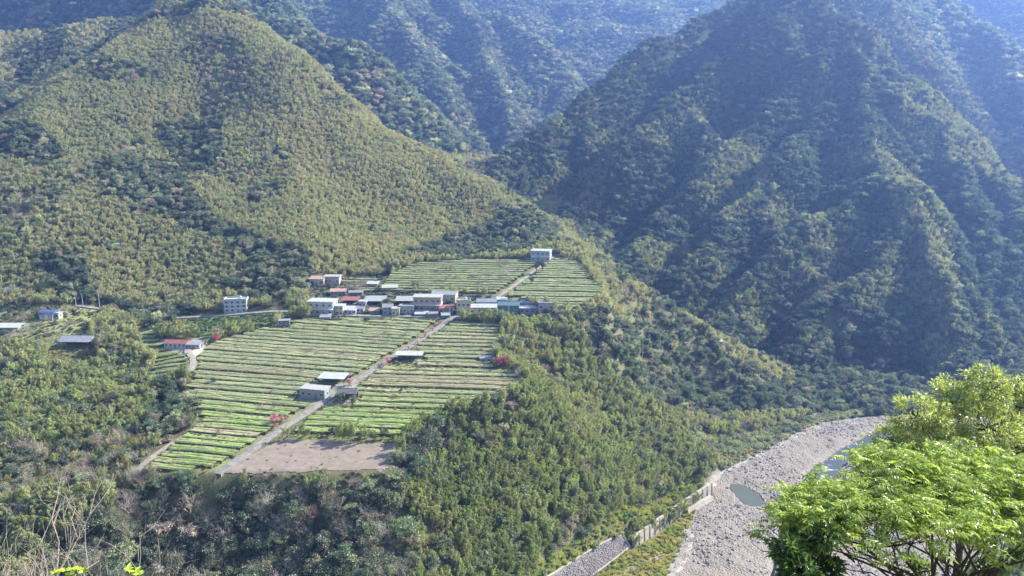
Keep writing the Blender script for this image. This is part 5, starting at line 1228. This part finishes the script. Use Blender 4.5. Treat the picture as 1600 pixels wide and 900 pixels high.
# ------------------------------------------------------------------ foreground trees on the slope below the camera
NEARLEAF = leaf_mat('pinnate_leaflet', .45, .018, None, (.5, 1.5), .3)
YOUNGLEAF = leaf_mat('small_glossy_leaf', .45, .03, None, (.6, 1.4), .3)
NEARBARK = paint('near_bark', (.085, .07, .055), .9, .3, 9.0)
def leafset(cen, ax, nrm, ln, wd, droop=.18):
    """pointed six-sided leaves folded along the midrib, as quads (two per leaf)"""
    n = len(cen); ax = unit(ax); side = unit(np.cross(ax, nrm)); up = np.cross(side, ax)
    L = np.broadcast_to(ln, n)[:, None]; Wd = np.broadcast_to(wd, n)[:, None]
    b = cen; m1 = cen + ax * L * .45 - up * L * droop * .25; tip = cen + ax * L - up * L * droop
    l1 = cen + ax * L * .38 + side * Wd * .5 + up * Wd * .12; r1 = cen + ax * L * .38 - side * Wd * .5 + up * Wd * .12
    V = np.stack([b, l1, m1, r1, tip], 1).reshape(-1, 3); o = np.arange(n)[:, None] * 5
    F = np.concatenate([o + np.array([[0, 2, 1, 1]]) * 0 + np.array([[0, 3, 2, 1]]), o + np.array([[1, 2, 3, 4]])])
    # second quad as two halves around the midrib
    F = np.concatenate([o + np.array([[0, 3, 4, 2]]), o + np.array([[0, 2, 4, 1]])])
    return V, F
def pinnate(base, d, rs, L, npair, lw):
    """one compound leaf"""
    d = unit(d); side = unit(np.cross(d, np.array([0, 0, 1.0]) + rs.normal(size=3) * .25)); up = np.cross(side, d)
    t = np.linspace(.22, 1, npair); mid = base + np.outer(t, d) * L - np.outer(t ** 2, np.array([0, 0, 1.0])) * L * .28
    cen = np.concatenate([mid, mid, mid[-1:]])
    sg = np.concatenate([np.ones(npair), -np.ones(npair)])[:, None]
    ax = np.concatenate([side * sg * .95 + d * .42 + np.array([0, 0, -.28]), d[None]]) + rs.normal(size=(2 * npair + 1, 3)) * .09
    nr = up + rs.normal(size=(2 * npair + 1, 3)) * .22
    sz = L * .42 * (1 - .35 * np.abs(np.concatenate([t, t, [1]]) - .55)) * lw
    return leafset(cen, ax, nr, sz, sz * .36)
def branchy(m, p, q, r, rs, k=2, twigs=3, tl=1.0):
    p, q = np.array(p, float), np.array(q, float); d = q - p; L = np.linalg.norm(d)
    a = p + d * .35 + rs.normal(size=3) * L * .05; b = p + d * .7 + rs.normal(size=3) * L * .05
    m.tube([p, a, b, q], [r, r * .78, r * .55, r * .28], 6)
    if k:
        for _ in range(twigs):
            s = p + d * rs.uniform(.35, .95); e = s + (unit(d) + rand_dir(rs, 1)[0] * .75 + np.array([0, 0, .25])) * L * rs.uniform(.25, .45) * tl
            branchy(m, s, e, r * .42, rs, k - 1, twigs, tl)
def pinnate_tree():
    rs = np.random.default_rng(301); Y0 = 12.6
    c0 = at(1500, 785, Y0); rx, ry, rz = 2.85, 2.0, .95
    base = np.array([c0[0] + .25, c0[1] + .4, 0.0]); base[2] = float(HF(base[0:1], base[1:2])[0])
    e = link('pinnate_tree', None, None, base, 0, 'vivid bright green feathery-leaved tree filling the lower right foreground', 'tree')
    parts = []; wood = MB(); fork = np.array([.05, 0, c0[2] - base[2] - 2.3])
    for k, dx in enumerate((-.5, 0, .45)): wood.tube([(dx * .2, 0, -.4), (dx * .3, .05, fork[2] * .5), fork + [dx, .1 * k, .2]], [.075, .06, .045], 7)
    tips = []
    for (lu, lv, lY, qx, qy, qz) in [(1300,792,12.0,.95,.8,.32),(1425,748,12.8,1.1,1.0,.42),(1545,742,13.3,1.05,1.0,.46),(1385,800,11.6,1.0,.8,.30),(1500,800,12.1,1.1,.9,.36),(1605,785,12.6,1.1,.9,.42),(1252,832,11.5,.5,.5,.24),(1640,800,12.2,.9,.8,.3)]:
        cc = at(lu, lv, lY) - base; ph = rs.uniform(0, 6)
        for i in range(int(110 * qx * qy)):
            a = rs.uniform(0, 6.283); q = math.sqrt(rs.uniform(0, 1)); lob = 1 + .2 * math.sin(3 * a + ph) + .12 * math.sin(7 * a + ph)
            x, y = q * qx * math.cos(a) * lob, q * qy * math.sin(a) * lob
            tips.append(cc + np.array([x, y, qz * (math.sqrt(max(0, 1 - q * q * .9)) - .5) + rs.normal() * .10 - (.3 * rs.uniform() if rs.uniform() < .2 else 0)]))
    tips = np.array(tips)
    hubs = tips[rs.choice(len(tips), 26, False)] - np.array([0, 0, .35])
    for hb in hubs: branchy(wood, fork + rs.normal(size=3) * np.array([.35, .15, .15]), hb, .032, rs, 1, 3, .45)
    for tp in tips:
        hb = hubs[np.argmin(((hubs - tp) ** 2).sum(1))]; wood.tube([hb, (hb + tp) / 2 + rs.normal(size=3) * .05, tp], [.011, .008, .005], 4)
        for k in range(rs.integers(4, 7)):
            a = rs.uniform(0, 6.283); d = np.array([math.cos(a), math.sin(a), rs.uniform(-.15, .65)])
            parts.append(pinnate(tp + rs.normal(size=3) * .04, d, rs, rs.uniform(.19, .34), int(rs.integers(5, 8)), rs.uniform(.8, 1.1)))
    v, f = cat(parts); o = link('crown', mesh_np('pinnate_crown', v, f, NEARLEAF), e); o['tint'] = [.31, .385, .095]
    link('trunk', wood.mesh('pinnate_wood', NEARBARK, True), e)
pinnate_tree()
def small_leaf_tree(name, label, u, v, Y, lobes, tint, leaf, n, seed, flat=.8, tw=1):
    """lobes: (u, v, dY, radius)"""
    rs = np.random.default_rng(seed); c0 = at(u, v, Y); base = np.array([c0[0], c0[1], float(HF(c0[0:1], c0[1:2])[0])])
    e = link(name, None, None, base, 0, label, 'tree'); parts = []; wood = MB()
    trunk_top = c0 - base; mid = trunk_top * np.array([.5, .5, .6])
    wood.tube([(0, 0, -.4), mid + rs.normal(size=3) * .1, trunk_top], [.14, .10, .05], 8)
    tot = sum(l[3] ** 2 for l in lobes)
    for (lu, lv, dY, r) in lobes:
        cc = at(lu, lv, Y + dY) - base; branchy(wood, trunk_top * np.array([1, 1, rs.uniform(.72, 1)]), cc, .04, rs, tw, 2, .5)
        sub = 40
        for k in range(sub):                                   # leafy sprays round the lobe
            d = rand_dir(rs, 1)[0]; d[2] = d[2] * flat + .15; sc_ = cc + d * r * rs.uniform(.55, 1.05); sr = r * rs.uniform(.2, .36)
            m = int(n * r * r / tot / sub); q = rand_dir(rs, m); p = sc_ + q * sr * rs.uniform(.2, 1, (m, 1)) * np.array([1, 1, .6])
            ax = q * .7 + d * .5 + np.array([0, 0, -.1]) + rs.normal(size=(m, 3)) * .3
            parts.append(leafset(p, ax, np.array([0, 0, 1.0]) + rs.normal(size=(m, 3)) * .5, leaf * rs.uniform(.7, 1.3, m), leaf * .4 * rs.uniform(.8, 1.2, m)))
            wood.tube([cc, (cc + sc_) / 2 + rs.normal(size=3) * .05, sc_], [.016, .012, .006], 4)
    vv, f = cat(parts); o = link('crown', mesh_np(name + '_crown', vv, f, YOUNGLEAF), e); o['tint'] = list(tint)
    link('trunk', wood.mesh(name + '_wood', NEARBARK, True), e)
small_leaf_tree('small_leaved_tree', 'airy yellow-green small-leaved tree behind the bright foreground tree', 1520, 700, 23.0,
    [(1545,608,0,.75),(1485,628,.5,.85),(1432,652,-.5,.85),(1398,690,.4,.75),(1372,722,-.2,.6),(1590,640,.6,1.0),(1540,670,-.8,1.1),(1470,690,.8,1.0),(1430,730,-.4,.8),(1600,700,.2,1.1),(1650,640,.5,1.1),(1510,740,.5,.9),(1640,730,-.5,1.0)], (.36, .40, .15), .12, 34000, 311)
small_leaf_tree('dark_leaved_sapling', 'dark green sapling at the bottom below the bright foreground tree', 1250, 890, 11.0,
    [(1228,862,0,.22),(1262,850,.3,.24),(1285,838,.1,.18),(1245,893,-.2,.26),(1290,890,.2,.24)], (.09, .15, .04), .12, 2200, 321, .8, 0)
small_leaf_tree('understorey_shrub', 'dull green shrub under the bright foreground tree at the bottom edge', 1500, 890, 14.0,
    [(1430,895,.4,.3),(1545,890,.5,.35),(1600,865,.4,.35)], (.17, .22, .08), .12, 1500, 331, .8, 0)
# leafless trees at the lower left edge
def near_bare(u, vb, vt, Y, seed, label, tint):
    p = at(u, vb, Y); g = float(HF(p[0:1], p[1:2])[0]); h = float(at(u, vt, Y)[2]) - g
    v, f = bare(seed, h * .95, 4, h * .011, .8, 3)
    o = link('leafless_tree', flatmesh('leafless_tree', (v, f), TWIG), None, (p[0], p[1], g), 0, label, 'tree', 'leafless trees at the lower left edge'); o['tint'] = list(tint)
near_bare(10, 880, 762, 62, 401, 'tall pale leafless tree at the lower left picture edge', (.22, .185, .15))
near_bare(62, 890, 810, 70, 402, 'greyish leafless tree second from the left edge', (.19, .16, .135))
# young shoots poking up at the very bottom
def shoots(u, v, Y, offs, label, seed):
    rs = np.random.default_rng(seed); b = at(u, v + 60, Y); g = np.array([b[0], b[1], float(HF(b[0:1], b[1:2])[0])])
    e = link('leafy_weed', None, None, g, 0, label, 'plant', 'young shoots at the bottom edge'); m = MB(); parts = []
    for (du, dv) in offs:
        t = at(u + du, v + dv, Y) - g; m.tube([(0, 0, -.1), t * np.array([.5, .5, .6]), t], [.008, .006, .004], 5)
        n = 5; a = rs.uniform(0, 6.28, n); ax = np.stack([np.cos(a), np.sin(a) * .6, rs.uniform(.1, .6, n)], 1)
        parts.append(leafset(np.repeat(t[None], n, 0), ax, np.array([0, -.5, 1.0]) + rs.normal(size=(n, 3)) * .3, rs.uniform(.02, .035, n), .02))
    v_, f_ = cat(parts); o = link('leaves', mesh_np('weed_leaves', v_, f_, NEARLEAF), e); o['tint'] = [.42, .55, .06]
    link('stems', m.mesh('weed_stems', CULM), e)
shoots(110, 893, 3.2, [(-22, 2), (-8, -2), (10, -4), (20, 0), (4, 4)], 'yellow-green leaf shoots at the bottom left edge, left tuft', 1)
shoots(205, 893, 3.2, [(-4, -4), (6, 0), (12, 4)], 'yellow-green leaf shoots at the bottom left edge, right tuft', 2)

# ------------------------------------------------------------------ haze
def haze():
    m, n, l = new_mat('haze_air')
    out = n.new('ShaderNodeOutputMaterial'); v = n.new('ShaderNodeVolumePrincipled')
    v.inputs['Color'].default_value = (.26, .44, 1.0, 1); v.inputs['Density'].default_value = 0.000175; v.inputs['Anisotropy'].default_value = 0.5
    l.new(v.outputs[0], out.inputs['Volume'])
    b = MB().box(-3400, 3400, -60, 4200, -420, 680)
    link('haze', b.mesh('haze', m), kind='stuff')
haze()
